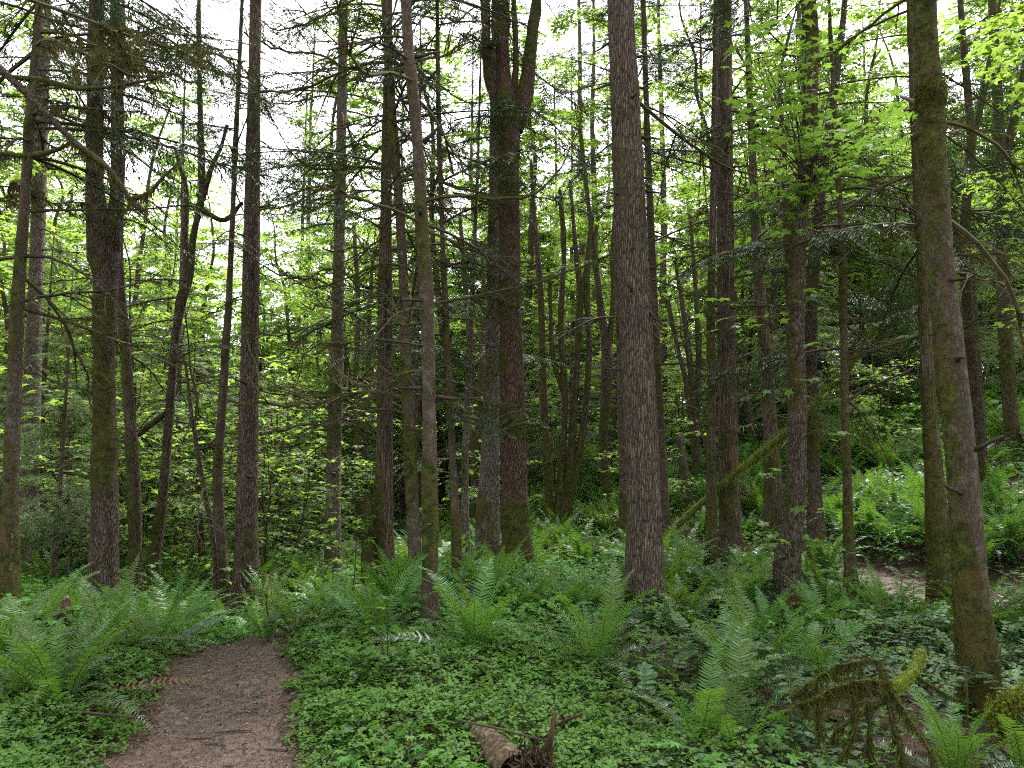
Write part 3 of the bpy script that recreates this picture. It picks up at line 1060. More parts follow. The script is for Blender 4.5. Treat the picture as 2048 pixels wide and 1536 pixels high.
H('fir', 'grey trunk with looping bare branches right of the big furrowed trunk', 'tree', 'grey_fir', 14, [(666, 1180, 35), (667, 950, 31), (674, 705, 28), (680, 400, 24), (688, 0, 18)], .12, dead=8, loop=22, thin=14, live=9, stub=8, zr=(2.5, 11), seed=10, lat=.35, live_zr=(7.5, 11.5), bl=1.15)
H('snag', 'short broken reddish snag leaning against the dark trunk', 'dead tree', 'cedar', 10.3, [(738, 1175, 30), (737, 1090, 26), (735, 1010, 18), (734, 985, 8)], .4, top=0, crown=False, seed=11, tufts=800, ridge=.25, lump=.3)
H('cedar', 'dark split trunk mossy down its left side, beside the broken snag', 'tree', 'cedar', 10.5, [(768, 1175, 46), (769, 950, 36), (770, 750, 33), (770, 560, 29), (774, 300, 22), (778, 0, 16)], .35, dead=5, loop=8, live=12, zr=(3, 8.5), seed=12, tufts=2500, ridge=.12, live_zr=(5, 9))
H('conifer', 'slim trunk leaning left on the left of the nearest slender trunk', 'tree', 'hemlock', 9.5, [(832, 1190, 30), (823, 950, 26), (814, 760, 24), (805, 520, 21), (791, 310, 18), (776, 100, 16), (768, 0, 14)], .22, dead=8, loop=10, thin=12, live=4, stub=10, zr=(2, 8), seed=13, tufts=800, live_zr=(5.5, 8))
H('conifer', 'nearest slender reddish trunk standing in the ferns left of centre', 'tree', 'hemlock', 7.0, [(857, 1292, 38), (860, 1180, 33), (861, 1000, 30), (854, 602, 29), (848, 500, 27), (836, 300, 26), (823, 150, 26), (812, 0, 24)], .42, dead=5, loop=6, thin=8, stub=14, zr=(2.2, 6.6), seed=14, tufts=800)
H('conifer', 'thin dark trunk leaning left, third in the row left of the centre maple', 'tree', 'hemlock', 10, [(918, 1165, 21), (908, 978, 17), (900, 807, 14), (891, 602, 13), (885, 480, 11), (878, 250, 11), (875, 60, 9)], .3, thin=12, dead=5, live=8, zr=(2.5, 8), seed=15, top=12, live_zr=(5, 8.4), sides=16)
H('conifer', 'thin pale trunk broken off partway behind the row of slender trunks', 'tree', 'grey_fir', 13, [(933, 1165, 19), (930, 950, 15), (937, 750, 13), (946, 550, 10), (955, 350, 7)], .25, top=10, thin=10, zr=(2, 7), seed=16, sides=14)
H('fir', 'furrowed grey-brown trunk half hidden behind the centre mossy maple', 'tree', 'grey_fir', 11.5, [(975, 1175, 62), (976, 1050, 50), (979, 950, 43), (983, 750, 32), (988, 500, 28), (992, 200, 26), (994, 0, 24)], .1, sides=40, thin=5, live=8, zr=(4, 9), seed=17, ridge=.13, live_zr=(6.5, 9.6))
H('mossy_maple', 'broad mossy trunk in the centre that forks into upright stems high up', 'tree', 'red_maple_bark', 10.5,
  [(1036, 1175, 74), (1033, 1060, 58), (1027, 900, 53), (1022, 700, 50), (1019, 480, 46), (1018, 320, 45), (1016, 230, 54), (1008, 160, 36), (1005, 80, 31), (1008, 0, 27)], .42, sides=40, top=15, stub=5, seed=18, tufts=9000, bands=.55, lump=.1,
  limbs=[[(1008, 260, 32), (990, 190, 26), (978, 150, 23), (974, 85, 20), (970, 0, 22), (966, -150, 16)], [(1022, 230, 18), (1031, 150, 14), (1032, 90, 12), (1028, 0, 10)], [(1030, 260, 36), (1048, 200, 31), (1058, 130, 27), (1067, 50, 23), (1074, 0, 20), (1085, -150, 14)]], limb_tufts=500)
H('fir', 'largest and nearest straight fir trunk right of centre with deeply furrowed grey-brown bark', 'tree', 'fir', 8.5, [(1289, 1258, 100), (1289, 1180, 82), (1289, 1080, 76), (1287, 980, 71), (1276, 740, 71), (1264, 500, 69), (1252, 240, 65), (1241, 0, 60)], .02, sides=64, dead=2, stub=26, zr=(3.4, 6.8), seed=19, ridge=.1, lump=.05, flare=.4, lat=1., moss_side=(-1, 0, 0))
H('conifer', 'slim trunk showing past the left edge of the largest fir', 'tree', 'hemlock', 13, [(1255, 1140, 30), (1250, 950, 26), (1243, 700, 22), (1236, 450, 18)], .25, thin=6, zr=(3, 8), seed=20, top=15)
H('conifer', 'slim trunk showing past the right edge of the largest fir', 'tree', 'hemlock', 13, [(1337, 1160, 24), (1325, 950, 20), (1308, 600, 17), (1296, 300, 14), (1288, 50, 11)], .25, thin=12, live=9, zr=(2.5, 9), seed=21, lat=.9, live_zr=(5, 10))
H('mossy_maple', 'knobbly dark mossy stem between the centre maple and the largest fir', 'tree', 'maple_bark', 17, [(1222, 1110, 20), (1214, 980, 18), (1207, 880, 18), (1212, 780, 22), (1213, 700, 24), (1200, 600, 14), (1188, 500, 12), (1176, 400, 10), (1160, 250, 6)], .55, top=0, crown=False, seed=22, tufts=2500, lump=.25, sides=18,
  limbs=[[(1214, 710, 15), (1226, 620, 12), (1226, 500, 9), (1236, 350, 6)]])
H('cedar', 'slim red-brown trunk pressed against its thicker neighbour right of the largest fir', 'tree', 'cedar', 11.6, [(1425, 1160, 26), (1423, 950, 21), (1423, 800, 19), (1423, 602, 16), (1428, 300, 14), (1432, 0, 12)], .3, thin=8, live=7, zr=(4, 9), seed=23, tufts=800, lat=.1, live_zr=(5.5, 9.6))
r_, o_, pc_, rc_ = H('cedar', 'thicker of the paired trunks with a red bark scar low on its side', 'tree', 'cedar', 12, [(1464, 1172, 56), (1460, 1050, 44), (1456, 900, 40), (1452, 600, 38), (1450, 300, 34), (1450, 0, 28)], .12, sides=40, thin=16, dead=8, live=3, stub=14, zr=(2.5, 9.5), seed=24, ridge=.1, live_zr=(7, 9.6))
patch('bark_scar', r_, pc_, rc_, 1.6, 1.95, -1.5, .35, 'red_wood', 3)
H('conifer', 'grey-brown trunk bristling with bare mossy branches behind the leaning log', 'tree', 'cedar', 14, [(1550, 1075, 46), (1543, 900, 32), (1534, 750, 27), (1518, 560, 23), (1510, 430, 20), (1500, 200, 15), (1492, 0, 11)], .2, dead=26, thin=10, live=4, zr=(1.8, 10), seed=25, live_zr=(7, 11))
r_, O23, pc_, rc_ = H('mossy_maple', 'crooked mossy maple with a kinked foot and a broken shoulder sprouting big leaves', 'tree', 'maple_bark', 8.5,
  [(1598, 1278, 66), (1585, 1200, 60), (1575, 1130, 58), (1585, 1050, 46), (1592, 960, 41), (1595, 807, 39), (1590, 640, 37), (1590, 568, 37), (1594, 420, 48), (1612, 350, 36), (1619, 290, 33), (1620, 200, 34), (1620, 50, 33), (1618, 0, 29)], .4, sides=36, top=14, seed=26, tufts=8000, bands=.5, lump=.12, flare=.1,
  limbs=[[(1590, 440, 40), (1586, 400, 40), (1588, 378, 22)]])
TREE23 = r_
H('mossy_maple', 'dark mossy trunk right behind the crooked maple, bending right higher up', 'tree', 'maple_bark', 11, [(1636, 1140, 44), (1630, 1000, 30), (1622, 800, 26), (1622, 650, 24), (1628, 530, 24), (1640, 400, 22), (1655, 280, 20), (1675, 130, 16), (1690, 0, 12)], .35, top=13, thin=5, zr=(4, 8), seed=27, tufts=2500, lump=.16)
H('slender_conifer', 'slender mossy pole-like trunk right of the crooked maple', 'tree', 'hemlock', 9.5, [(1704, 1192, 26), (1698, 1060, 20), (1694, 950, 19), (1690, 800, 16), (1684, 500, 13), (1672, 280, 10), (1664, 120, 8)], .5, top=9, dead=10, hang=2, thin=6, live=3, zr=(2.2, 5.4), seed=28, tufts=2000, sides=18, lat=.9, crown=False, live_zr=(3, 7))
H('cedar', 'mossy straight trunk just left of the nearest right-hand trunk', 'tree', 'cedar', 9, [(1890, 1255, 62), (1882, 1130, 48), (1872, 1000, 40), (1858, 800, 30), (1845, 540, 23), (1830, 250, 19), (1820, 0, 16)], .45, sides=36, dead=8, thin=4, live=9, zr=(3, 7.5), seed=29, tufts=5000, ridge=.1, lat=.4, live_zr=(4, 8))
H('hemlock', 'nearest leaning moss-coated trunk by the right edge', 'tree', 'hemlock', 4.9, [(1968, 1480, 72), (1961, 1400, 68), (1945, 1200, 64), (1931, 1011, 61), (1922, 900, 57), (1900, 700, 56), (1881, 534, 54), (1864, 240, 48), (1850, 0, 42)], .72, sides=64, dead=3, stub=8, zr=(3, 5), seed=30, tufts=24000, ridge=.07, lump=.05, flare=.1, moss_side=(-.8, -.1, .1))
H('mossy_maple', 'dark many-limbed maple behind the nearest right-hand trunk', 'tree', 'maple_bark', 12, [(1990, 1170, 36), (1972, 1000, 26), (1952, 800, 24), (1934, 600, 22), (1930, 450, 20), (1942, 300, 18), (1935, 180, 16), (1925, 60, 13)], .5, top=13, thin=4, zr=(4, 9), seed=31, tufts=2500, lump=.18,
  limbs=[[(1934, 560, 14), (1915, 480, 12), (1905, 400, 9)], [(1942, 300, 12), (1965, 200, 11), (1985, 80, 9), (2000, 0, 7)]])
H('mossy_maple', 'upright mossy maple at the right edge behind leafy sprays', 'tree', 'maple_bark', 15, [(2035, 1060, 40), (2022, 850, 30), (2008, 600, 27), (2006, 400, 26), (1998, 250, 22), (1990, 100, 18)], .5, top=14, thin=4, zr=(4, 10), seed=32, tufts=2500, lump=.15,
  limbs=[[(2006, 340, 18), (2030, 230, 15), (2050, 120, 12)]])
H('snag', 'pale broken-topped stub standing on the slope behind the largest fir', 'dead tree', 'grey_fir', 16, [(1376, 1015, 22), (1368, 940, 18), (1360, 872, 15), (1359, 866, 12)], .35, top=0, crown=False, seed=33, sides=14)
H('mossy_maple', 'clump of slim mossy stems fanning up between the centre maple and the knobbly stem', 'tree', 'maple_bark', 16, [(1104, 1095, 22), (1098, 980, 17), (1088, 800, 15), (1082, 600, 13), (1070, 450, 10), (1062, 320, 7)], .5, top=0, crown=False, seed=41, tufts=1500, lump=.2, sides=16,
  limbs=[[(1110, 1090, 18), (1122, 960, 15), (1130, 800, 13), (1122, 640, 12), (1128, 500, 10), (1120, 380, 7)],
         [(1112, 1085, 18), (1140, 940, 15), (1152, 760, 14), (1160, 600, 12), (1150, 480, 9), (1140, 360, 6)],
         [(1118, 1080, 16), (1160, 900, 13), (1178, 720, 12), (1174, 560, 11), (1185, 430, 8)],
         [(1130, 800, 9), (1105, 700, 8), (1100, 560, 6)], [(1160, 620, 9), (1172, 540, 8), (1196, 450, 6)]])
H('mossy_maple', 'clump of dark slim stems seen between the largest fir and the paired trunks', 'tree', 'maple_bark', 18, [(1396, 1030, 18), (1392, 900, 16), (1384, 760, 13), (1366, 620, 11), (1350, 520, 8)], .45, top=0, crown=False, seed=42, tufts=1500, lump=.2, sides=14,
  limbs=[[(1394, 960, 13), (1378, 800, 11), (1352, 680, 9), (1335, 600, 7)], [(1392, 850, 12), (1398, 700, 11), (1390, 560, 8), (1380, 430, 6)]])
H('mossy_maple', 'pair of pale mossy stems between the nearest slender trunk and the half hidden fir', 'tree', 'maple_bark', 19, [(952, 1110, 16), (948, 900, 14), (942, 720, 12), (930, 560, 10), (920, 430, 7)], .5, top=0, crown=False, seed=43, tufts=1200, lump=.2, sides=14,
  limbs=[[(950, 960, 11), (960, 780, 10), (968, 620, 9), (965, 500, 6)]])
H('mossy_maple', 'slim pale stems in the gap right of the looping-branched grey trunk', 'tree', 'maple_bark', 20, [(722, 1120, 16), (718, 950, 13), (712, 780, 12), (716, 600, 10), (708, 450, 7)], .5, top=0, crown=False, seed=44, tufts=1200, lump=.2, sides=14,
  limbs=[[(720, 1000, 11), (735, 820, 10), (738, 650, 8), (745, 520, 6)]])
# off the left edge: the maple whose mossy limbs hang into the picture
H('mossy_maple', 'moss-hung limbs reaching in from a tree beyond the top left corner', 'tree', 'maple_bark', 6.2, [(-190, 1430, 70), (-185, 900, 60), (-160, 300, 52), (-130, -100, 44)], .5, top=11, crown=False, seed=34, hang=3, zr=(5, 7), lat=1.,
  limbs=[[(-150, 20, 26), (-60, 90, 20), (20, 155, 15), (90, 225, 13), (150, 285, 12), (215, 335, 11), (262, 400, 9), (285, 425, 5)],
         [(-160, 320, 17), (-60, 315, 12), (0, 308, 9), (60, 312, 8), (115, 300, 7), (140, 285, 4)],
         [(20, 155, 9), (80, 160, 9), (160, 178, 7), (230, 172, 6), (300, 160, 5), (328, 150, 3)],
         [(262, 400, 10), (300, 385, 7), (330, 350, 5), (360, 325, 4)]], limb_hair=1)
print('heroes', len(bpy.data.objects))

# sprouting big-leaved twigs on the crooked maple
rg = np.random.default_rng(77)


def sprout(src, tgt, n, size):
    wb, lb = Bag(), Bag()
    u = np.linspace(0, 1, 8)
    P = np.outer(u, tgt - src) + np.outer(np.sin(u * pi), [0, 0, .12])
    wb.add(*tube(P, np.linspace(.010, .003, 8), 4))
    q = np.clip(1 - rg.random(n) ** 1.6 * .6, 0, 1)
    q[0] = 1
    Q = np.outer(q, tgt - src) + rg.normal(0, .1, (n, 3)) * [1, 1, .5]
    dd = np.tile(unit(tgt - src) * .5, (n, 1)) + rg.normal(0, .8, (n, 3))
    lb.add(*leaves_on(rg, Q, dd, size, LEAF_HI, .2, .4))
    obj('leafy_sprout', mk('leafy_sprout', [wb.part(0), lb.part(1)], [M['bark_twig'], M['sprout']]), TREE23, src)


for k in range(44):
    src = at(rg.uniform(1600, 1640), rg.uniform(330, 410), 8.3 + rg.uniform(-.2, .2)) - O23
    if k < 36:
        tgt = at(rg.uniform(1470, 1820), rg.uniform(20, 330), 8.2 + rg.uniform(-1.4, .6)) - O23
    else:
        tgt = at(rg.uniform(1480, 1640), rg.uniform(350, 480), 7.9) - O23
    sprout(src, tgt, 13, (.1, .22))
for px, py in [(1445, 610), (1500, 640), (1430, 640), (1600, 590), (1640, 690), (1570, 770), (1640, 760), (1560, 940), (1545, 1060), (1620, 1010), (1580, 1090), (1660, 870)]:
    d_ = 8.0
    src = at(1590, py + 30, 8.4) - O23
    sprout(src, at(px, py, d_) - O23, 5, (.12, .22))

# ------------------------------------------------------------------ ground and paths
def grow(a, b, n):
    return a + (b - a) * (np.linspace(0, 1, n + 1)[1:] ** 2.6)


xs = np.r_[-grow(8, 320, 46)[::-1], np.arange(-8, 8.001, .065), grow(8, 320, 46)]
ys = np.r_[-grow(0, 120, 24)[::-1] + 2, np.arange(2, 14, .065), grow(14, 420, 60)]
gx, gy = np.meshgrid(xs, ys)
GP = np.c_[gx.ravel(), gy.ravel()]
gz = h(GP)
V = np.c_[GP, gz]
nx, ny = len(xs), len(ys)
i = (np.arange(ny - 1)[:, None] * nx + np.arange(nx - 1)[None]).ravel()
Q = np.stack([i, i + 1, i + nx + 1, i + nx], -1)
cen = V[Q].mean(1)
e = path_edge(cen[:, :2]) + (fbm(np.c_[cen[:, :2] * 9, cen[:, :1] * 0], 2, 2) - .5) * .12
on = e < 0
onB = on & (cen[:, 0] > 2)


def sub(mask):
    q = Q[mask]
    u, inv = np.unique(q, return_inverse=True)
    return V[u], inv.reshape(q.shape)


for nm, mask, mt in (('ground', ~on, 'soil'), ('path', on & ~onB, 'path'), ('path', onB, 'dry_path')):
    v, f = sub(mask)
    g = obj(nm, mk(nm, [(v, f, 0)], M[mt], True))
    g['kind'] = 'structure'
    g['label'] = {'ground': 'dark forest soil under the plants', 'path': 'brown bark-strewn dirt footpath'}[nm]

# loose litter on the path and the soil
def litter(name, label, n, area, mask, stw, sz=1.0):
    P = np.c_[R.uniform(area[0], area[1], n), R.uniform(area[2], area[3], n)]
    P = P[mask(P)]
    z = h(P)
    n = len(P)
    nt = int(n * stw)
    b = Bag()
    a = R.uniform(0, 2 * pi, n)
    L = np.where(np.arange(n) < nt, R.uniform(.03, .1, n), R.uniform(.01, .032, n))
    L = L * sz
    big = R.random(n) < .008
    L[big] *= 2.2
    w = np.where(np.arange(n) < nt, R.uniform(.002, .0045, n), L * R.uniform(.25, .5, n))
    hh = np.where(np.arange(n) < nt, w, R.uniform(.002, .006, n))
    d = np.c_[np.cos(a), np.sin(a), R.normal(0, .15, n)]
    s = np.c_[-np.sin(a), np.cos(a), R.normal(0, .3, n)]
    c = np.c_[P, z + .004 + hh * .5]
    up = np.array([0, 0, 1.])
    d, s = d * (L / 2)[:, None], s * w[:, None]
    hv = up * hh[:, None]
    Vv = np.stack([c - d, c + s * .8 + hv, c + d, c - s * .8 + hv * .6], 1).reshape(-1, 3)
    k = np.arange(n)[:, None] * 4
    b.add(Vv, np.concatenate([k + [0, 2, 1], k + [0, 3, 2], k + [0, 1, 3], k + [1, 2, 3]]))
    o = obj(name, mk(name, [b.part(0)], M['litter']))
    return tag(o, label, None, None, 'stuff')


litter('path_litter', 'bark chips, needles and twigs strewn on the footpath', 34000, (-3.4, -.6, 2.5, 8.5), lambda P: path_edge(P) < .1, .2, .6)
litter('leaf_litter', 'dead brown leaves and twigs on the forest floor', 42000, (-6, 6.5, 2.6, 11), lambda P: path_edge(P) > 0, .3)


# ------------------------------------------------------------------ ground cover
def cover(name, label, tmpl, mat, n, area, dens, size, hgt, tilt=.3):
    P = np.c_[R.uniform(area[0], area[1], n), R.uniform(area[2], area[3], n)]
    P = P[np.abs(P[:, 0]) < 1.0 * P[:, 1] + 2]
    k = R.random(len(P)) < dens(P)
    P = P[k]
    n = len(P)
    e_ = np.clip(path_edge(P) / .35, 0.25, 1)
    s = R.uniform(*size, n) * (.7 + .3 * e_)
    bump = fbm(np.c_[P * 2.2, P[:, :1] * 0], 31, 3)
    z = h(P) + (hgt[0] + (hgt[1] - hgt[0]) * R.random(n) ** .7) * e_ * (.45 + 1.1 * bump)
    a = R.uniform(0, 2 * pi, n)
    X = np.c_[np.cos(a), np.sin(a), R.normal(-.12, .2, n)]
    N = np.array([0, 0, 1.]) + R.normal(0, tilt, (n, 3))
    b = Bag()
    b.add(*scatter(tmpl[0], tmpl[1], basis(X, N, s), np.c_[P, z]))
    o = obj(name, mk(name, [b.part(0)], M[mat]))
    return tag(o, label, None, None, 'stuff')


def nz(P, f, seed):
    return fbm(np.c_[P * f, P[:, :1] * 0], seed, 3)


def off_path(P, m=.02):
    return np.clip((path_edge(P) - m + (nz(P, 7, 71) - .5) * .25) / .12, 0, 1)


def left_right(P):
    # 1 in the bright carpet beside the path, 0 in the litter at right
    a = 1 / (1 + np.exp((P[:, 0] - (.5 + .15 * (6 - P[:, 1]))) * 3.5))
    return a


cover('ground_cover', 'carpet of small three-part leaves beside the path', TRI, 'herb', 150000, (-7, 4.5, 2.7, 8.2),
      lambda P: off_path(P) * (.05 + .95 * left_right(P)) * np.clip((nz(P, 1.6, 41) - .22) * 5, .45, 1), (.038, .072), (.02, .17), .38)
cover('palmate_herbs', 'soft lobed herb leaves on the forest floor', HERB7, 'herb', 13000, (-5, 7, 2.7, 9),
      lambda P: off_path(P) * np.clip((nz(P, 1.1, 43) - .45) * 5, 0, 1) * (.25 + .75 * left_right(P)), (.055, .125), (.05, .22), .38)
cover('oval_herbs', 'small dark oval leaves mixed into the ground cover', OVAL, 'waxy', 60000, (-5, 6.5, 2.7, 9),
      lambda P: off_path(P) * (.35 + .65 * (1 - left_right(P))) * np.clip((nz(P, 1.3, 47) - .42) * 6, .06, 1), (.035, .08), (.02, .16), .4)
cover('slope_cover', 'low leafy plants covering the slope between the ferns', LEAF_LO, 'herb', 210000, (-20, 20, 7.0, 22),
      lambda P: off_path(P) * np.clip((nz(P, .7, 44) - .25) * 4, .3, 1) * np.where((P[:, 0] > 3.4) & (P[:, 0] < 6.5) & (P[:, 1] > 8) & (P[:, 1] < 10.4) & (path_edge(P) < 1.3), .25, 1), (.06, .13), (.03, .3), .35)
cover('far_cover', 'far undergrowth covering the forest floor', LEAF_LO, 'herb', 40000, (-40, 45, 18, 62),
      lambda P: np.clip((nz(P, .3, 45) - .2) * 4, .2, 1), (.18, .4), (.03, .8), .4)
print('cover', len(bpy.data.objects))


# ------------------------------------------------------------------ ferns
def frond_parts(rng, L, e0, e1, npin=44, wmax=.085, fine=True):
    """one frond rising from the origin in the +x plane"""
    m = 26
    u = np.linspace(0, 1, m)
    el = np.radians(e0 + (e1 - e0) * u ** 1.4)
    ds = L / (m - 1)
    P = np.c_[np.cumsum(np.cos(el)) * ds, np.cumsum(rng.normal(0, .004, m)), np.cumsum(np.sin(el)) * ds]
    P -= P[0]
    st = Bag()
    st.add(*tube(P, np.linspace(.0042, .0012, m), 3, False))
    t = np.linspace(.13, .995, npin)
    x = t * (m - 1)
    i = np.minimum(x.astype(int), m - 2)
    p = P[i] + (P[i + 1] - P[i]) * (x - i)[:, None]
    T = unit(np.gradient(P, axis=0))[i]
    Nn = unit(np.cross(T, [0, 1, 0])) * -1
    Nn = np.where(Nn[:, 2:3] < 0, -Nn, Nn) if False else unit(np.cross([0., -1, 0], T)) * 1.0
    ln = wmax * np.clip(np.minimum((t - .04) * 5.5 + .3, (1.03 - t) * 2.1), .05, 1) * rng.uniform(.88, 1.08, npin)
    lf = Bag()
    for sg in (-1, 1):
        d = unit(np.array([0, sg, 0]) + T * (.28 + .35 * t[:, None]) - Nn * rng.normal(-.12, .12, (npin, 1)))
        q = p + rng.normal(0, .0015, p.shape)
        w = (.004 + .082 * ln)[:, None] * (1.0 if fine else 1.7)
        tw = T + Nn * rng.normal(.15, .18, (npin, 1))
        dr = Nn * ln[:, None] * -.10
        if fine:
            a = q - tw * w * .35
            b_ = q + tw * w * .9
            c = q + d * (ln * .5)[:, None] + tw * w * .62 + dr * .2
            dd = q + d * (ln * .5)[:, None] - tw * w * .5 + dr * .2
            tip = q + d * ln[:, None] + tw * w * .3 + dr
            V = np.stack([a, b_, c, dd, tip], 1).reshape(-1, 3)
            k = np.arange(npin)[:, None] * 5
            lf.add(V, np.concatenate([k + [0, 1, 2], k + [0, 2, 3], k + [3, 2, 4]]))
        else:
            V = np.stack([q - tw * w * .4, q + tw * w, q + d * ln[:, None] + dr], 1).reshape(-1, 3)
            lf.add(V, np.arange(3 * npin).reshape(-1, 3))
    return st, lf


FR = {'up': [], 'mid': [], 'low': [], 'dead': []}
for q in range(5):
    for key, e0, e1, mt in (('up', G.uniform(68, 81), G.uniform(-10, 30), 'fern'), ('mid', G.uniform(54, 70), G.uniform(-45, 0), 'fern'), ('low', G.uniform(35, 55), G.uniform(-45, -15), 'fern_old'), ('dead', G.uniform(0, 25), G.uniform(-50, -20), 'dead_frond')):
        s_, l_ = frond_parts(G, 1.0, e0, e1, 40 if key != 'dead' else 24, G.uniform(.085, .11))
        FR[key].append(mk('frond', [s_.part(0), l_.part(1)], [M['stalk'], M[mt]]))
FERN_FAR, FERN_FAR_P = [], []
for q in range(7):
    st, lf, ol = Bag(), Bag(), Bag()
    n = G.integers(16, 23)
    for k in range(n):
        t = k / n
        key = 0 if t < .45 else (1 if t < .8 else 2)
        e0, e1 = ((74, 15), (60, -20), (40, -40))[key]
        s_, l_ = frond_parts(G, G.uniform(.75, 1.05), e0 + G.normal(0, 5), e1 + G.normal(0, 14), 28, .105, False)
        a = np.array([G.uniform(0, 2 * pi)])
        Mx = rotz(a)
        for bag, src in ((st, s_), (ol if key == 2 else lf, l_)):
            V_, F_, _ = src.part()
            bag.add(*scatter(V_, F_, Mx, np.zeros((1, 3))))
    FERN_FAR_P.append([st.part(0), lf.part(1), ol.part(2)])
    FERN_FAR.append(mk('fern', [st.part(0), lf.part(1), ol.part(2)], [M['stalk'], M['fern'], M['fern_old']]))


def near_fern(px, py, size, label, n=16, lean=None, low=.25, dead=.17):
    p = ground_at(px, py)
    p[2] -= .02
    n = int(n * 1.25)
    size *= 1.13
    root = thing('sword_fern', label, 'fern', p, 'sword ferns near the camera')
    rng = np.random.default_rng(int(px * 7 + py))
    order = rng.permutation(n)
    for k in range(n):
        a = order[k] * 2 * pi / n * 1.0 + rng.normal(0, .25)
        if lean is not None and rng.random() < .55:
            a = lean + rng.normal(0, .7)
        f = k / n
        key = 'dead' if f < dead else ('low' if f < dead + low else ('mid' if f < .62 else 'up'))
        s = size * rng.uniform(.62, 1.14) * (.85 if key in ('low', 'dead') else 1)
        obj('frond', FR[key][rng.integers(5)], root, (cos(a) * .03, sin(a) * .03, 0), (rng.normal(0, .15), rng.normal(0, .08), a), s)
    return root


NF = [
    (112, 1425, .95, 'large fern nearest the path on its left, with grey lower fronds', 24),
    (15, 1440, .8, 'fern cut by the left edge beside the largest left fern', 14),
    (20, 1345, .85, 'fern at the left edge under the stripped trunk', 15),
    (205, 1335, .8, 'fern between the large left fern and the thick split trunk', 17),
    (310, 1318, .72, 'fern arching its dark fronds toward the path crest', 16),
    (75, 1282, .8, 'bright fern at the foot of the leftmost mossy trunk', 15),
    (160, 1278, .75, 'fern growing behind the weathered stump', 15),
    (250, 1272, .75, 'fern in front of the foot of the thick split trunk', 16),
    (345, 1268, .7, 'fern at the right end of the left fern bank', 14),
    (950, 1345, .92, 'tall vase-shaped fern left of centre with brown fronds at its foot', 22),
    (1196, 1368, .85, 'vase-shaped fern below the largest fir with flat fronds spreading left', 20),
    (752, 1302, .82, 'fern left of the nearest slender reddish trunk', 19),
    (1500, 1412, .95, 'tall bright fern in front of the crooked maple', 17),
    (1472, 1535, .8, 'fern at the bottom with one long fishbone frond upright', 10),
    (1395, 1520, .72, 'fern at the bottom curving its fronds to the left', 8),
    (1915, 1572, .68, 'fern at the bottom right in front of the leaning trunk', 13),
    (2052, 1565, .66, 'fern cut by the bottom right corner', 11),
    (1640, 1385, .72, 'fern arching right of the tall bright fern', 11),
    (1115, 1262, .72, 'fern behind the vase-shaped pair at centre', 15),
    (1050, 1250, .72, 'fern at the foot of the broad centre maple', 15),
    (985, 1240, .72, 'fern at the foot of the half hidden furrowed trunk', 15),
    (905, 1250, .75, 'fern just right of the nearest slender reddish trunk', 14),
    (800, 1250, .75, 'fern in front of the left-leaning slim trunk', 15),
    (700, 1255, .75, 'fern in front of the dark split trunk', 16),
    (640, 1250, .75, 'fern under the looping-branched grey trunk', 16),
    (590, 1265, .6, 'fern on the bank right of the path crest', 15),
    (530, 1280, .42, 'smallest fern hanging over the path crest', 13),
    (1185, 1250, .75, 'fern at the left foot of the largest fir', 15),
    (1225, 1262, .6, 'small fern touching the left side of the largest fir', 10),
    (1385, 1235, .75, 'fern in front of the paired trunks on the left', 15),
    (1455, 1250, .78, 'fern in front of the paired trunks on the right', 16),
    (1530, 1290, .7, 'fern at the kinked foot of the crooked maple', 13),
    (1700, 1290, .55, 'fern at the foot of the slender mossy pole', 14),
    (1760, 1285, .5, 'fern below the right-hand footpath', 14),
    (1830, 1280, .5, 'fern between the footpath and the mossy straight trunk', 14),
    (2010, 1290, .75, 'fern behind the nearest leaning trunk by the right edge', 14),
]
for q in NF:
    near_fern(*q)

rg = np.random.default_rng(99)
FP = []
proto = None
tries = 0
while len(FP) < 250 and tries < 9000:
    tries += 1
    if len(FP) < 170:
        y = 7.4 + 12.6 * rg.random() ** 1.15
        x = rg.uniform(-.55 * y, .75 * y)
    else:
        y = rg.uniform(14, 34)
        x = rg.uniform(-.6 * y, .74 * y)
    if path_edge(np.array([[x, y]]))[0] < .35 or any((x - a) ** 2 + (y - b) ** 2 < .45 for a, b in FP) or any((x - a) ** 2 + (y - b) ** 2 < .2 for a, b in TAKEN):
        continue
    if (-3.4 < x < -1.9 and 6.5 < y < 9.6) or (3.6 < x < 6 and 8 < y < 10.4):
        continue
    FP.append((x, y))
    o = obj('sword_fern', FERN_FAR[rg.integers(7)], None, (x, y, hz(x, y) - .02), (0, 0, rg.uniform(0, 6.3)), rg.uniform(.75, 1.15))
    tag(o, 'green sword fern, one of the many carpeting the slope behind the trunks', 'fern', 'sword ferns on the slope')
for px, py, sc_, lab in [(1745, 1095, .9, 'left'), (1795, 1108, .95, 'second'), (1855, 1098, 1.1, 'third'), (1905, 1085, 1.0, 'b'), (1965, 1090, 1.1, 'c'), (2020, 1120, 1.0, 'd'), (1820, 1050, 1.1, 'e'), (1740, 1040, 1.0, 'f'), (1900, 1030, 1.1, 'g'), (2000, 1050, 1.1, 'h'), (1660, 1075, .9, 'i')]:
    p = ground_at(px, py)
    o = obj('sword_fern', FERN_FAR[(px + py) % 7], None, p, (0, 0, px * 1.7), sc_ * 1.1)
    tag(o, 'bright fern clump on the bank just above the right-hand footpath', 'fern', 'sword ferns on the bank')
print('ferns', len(bpy.data.objects))


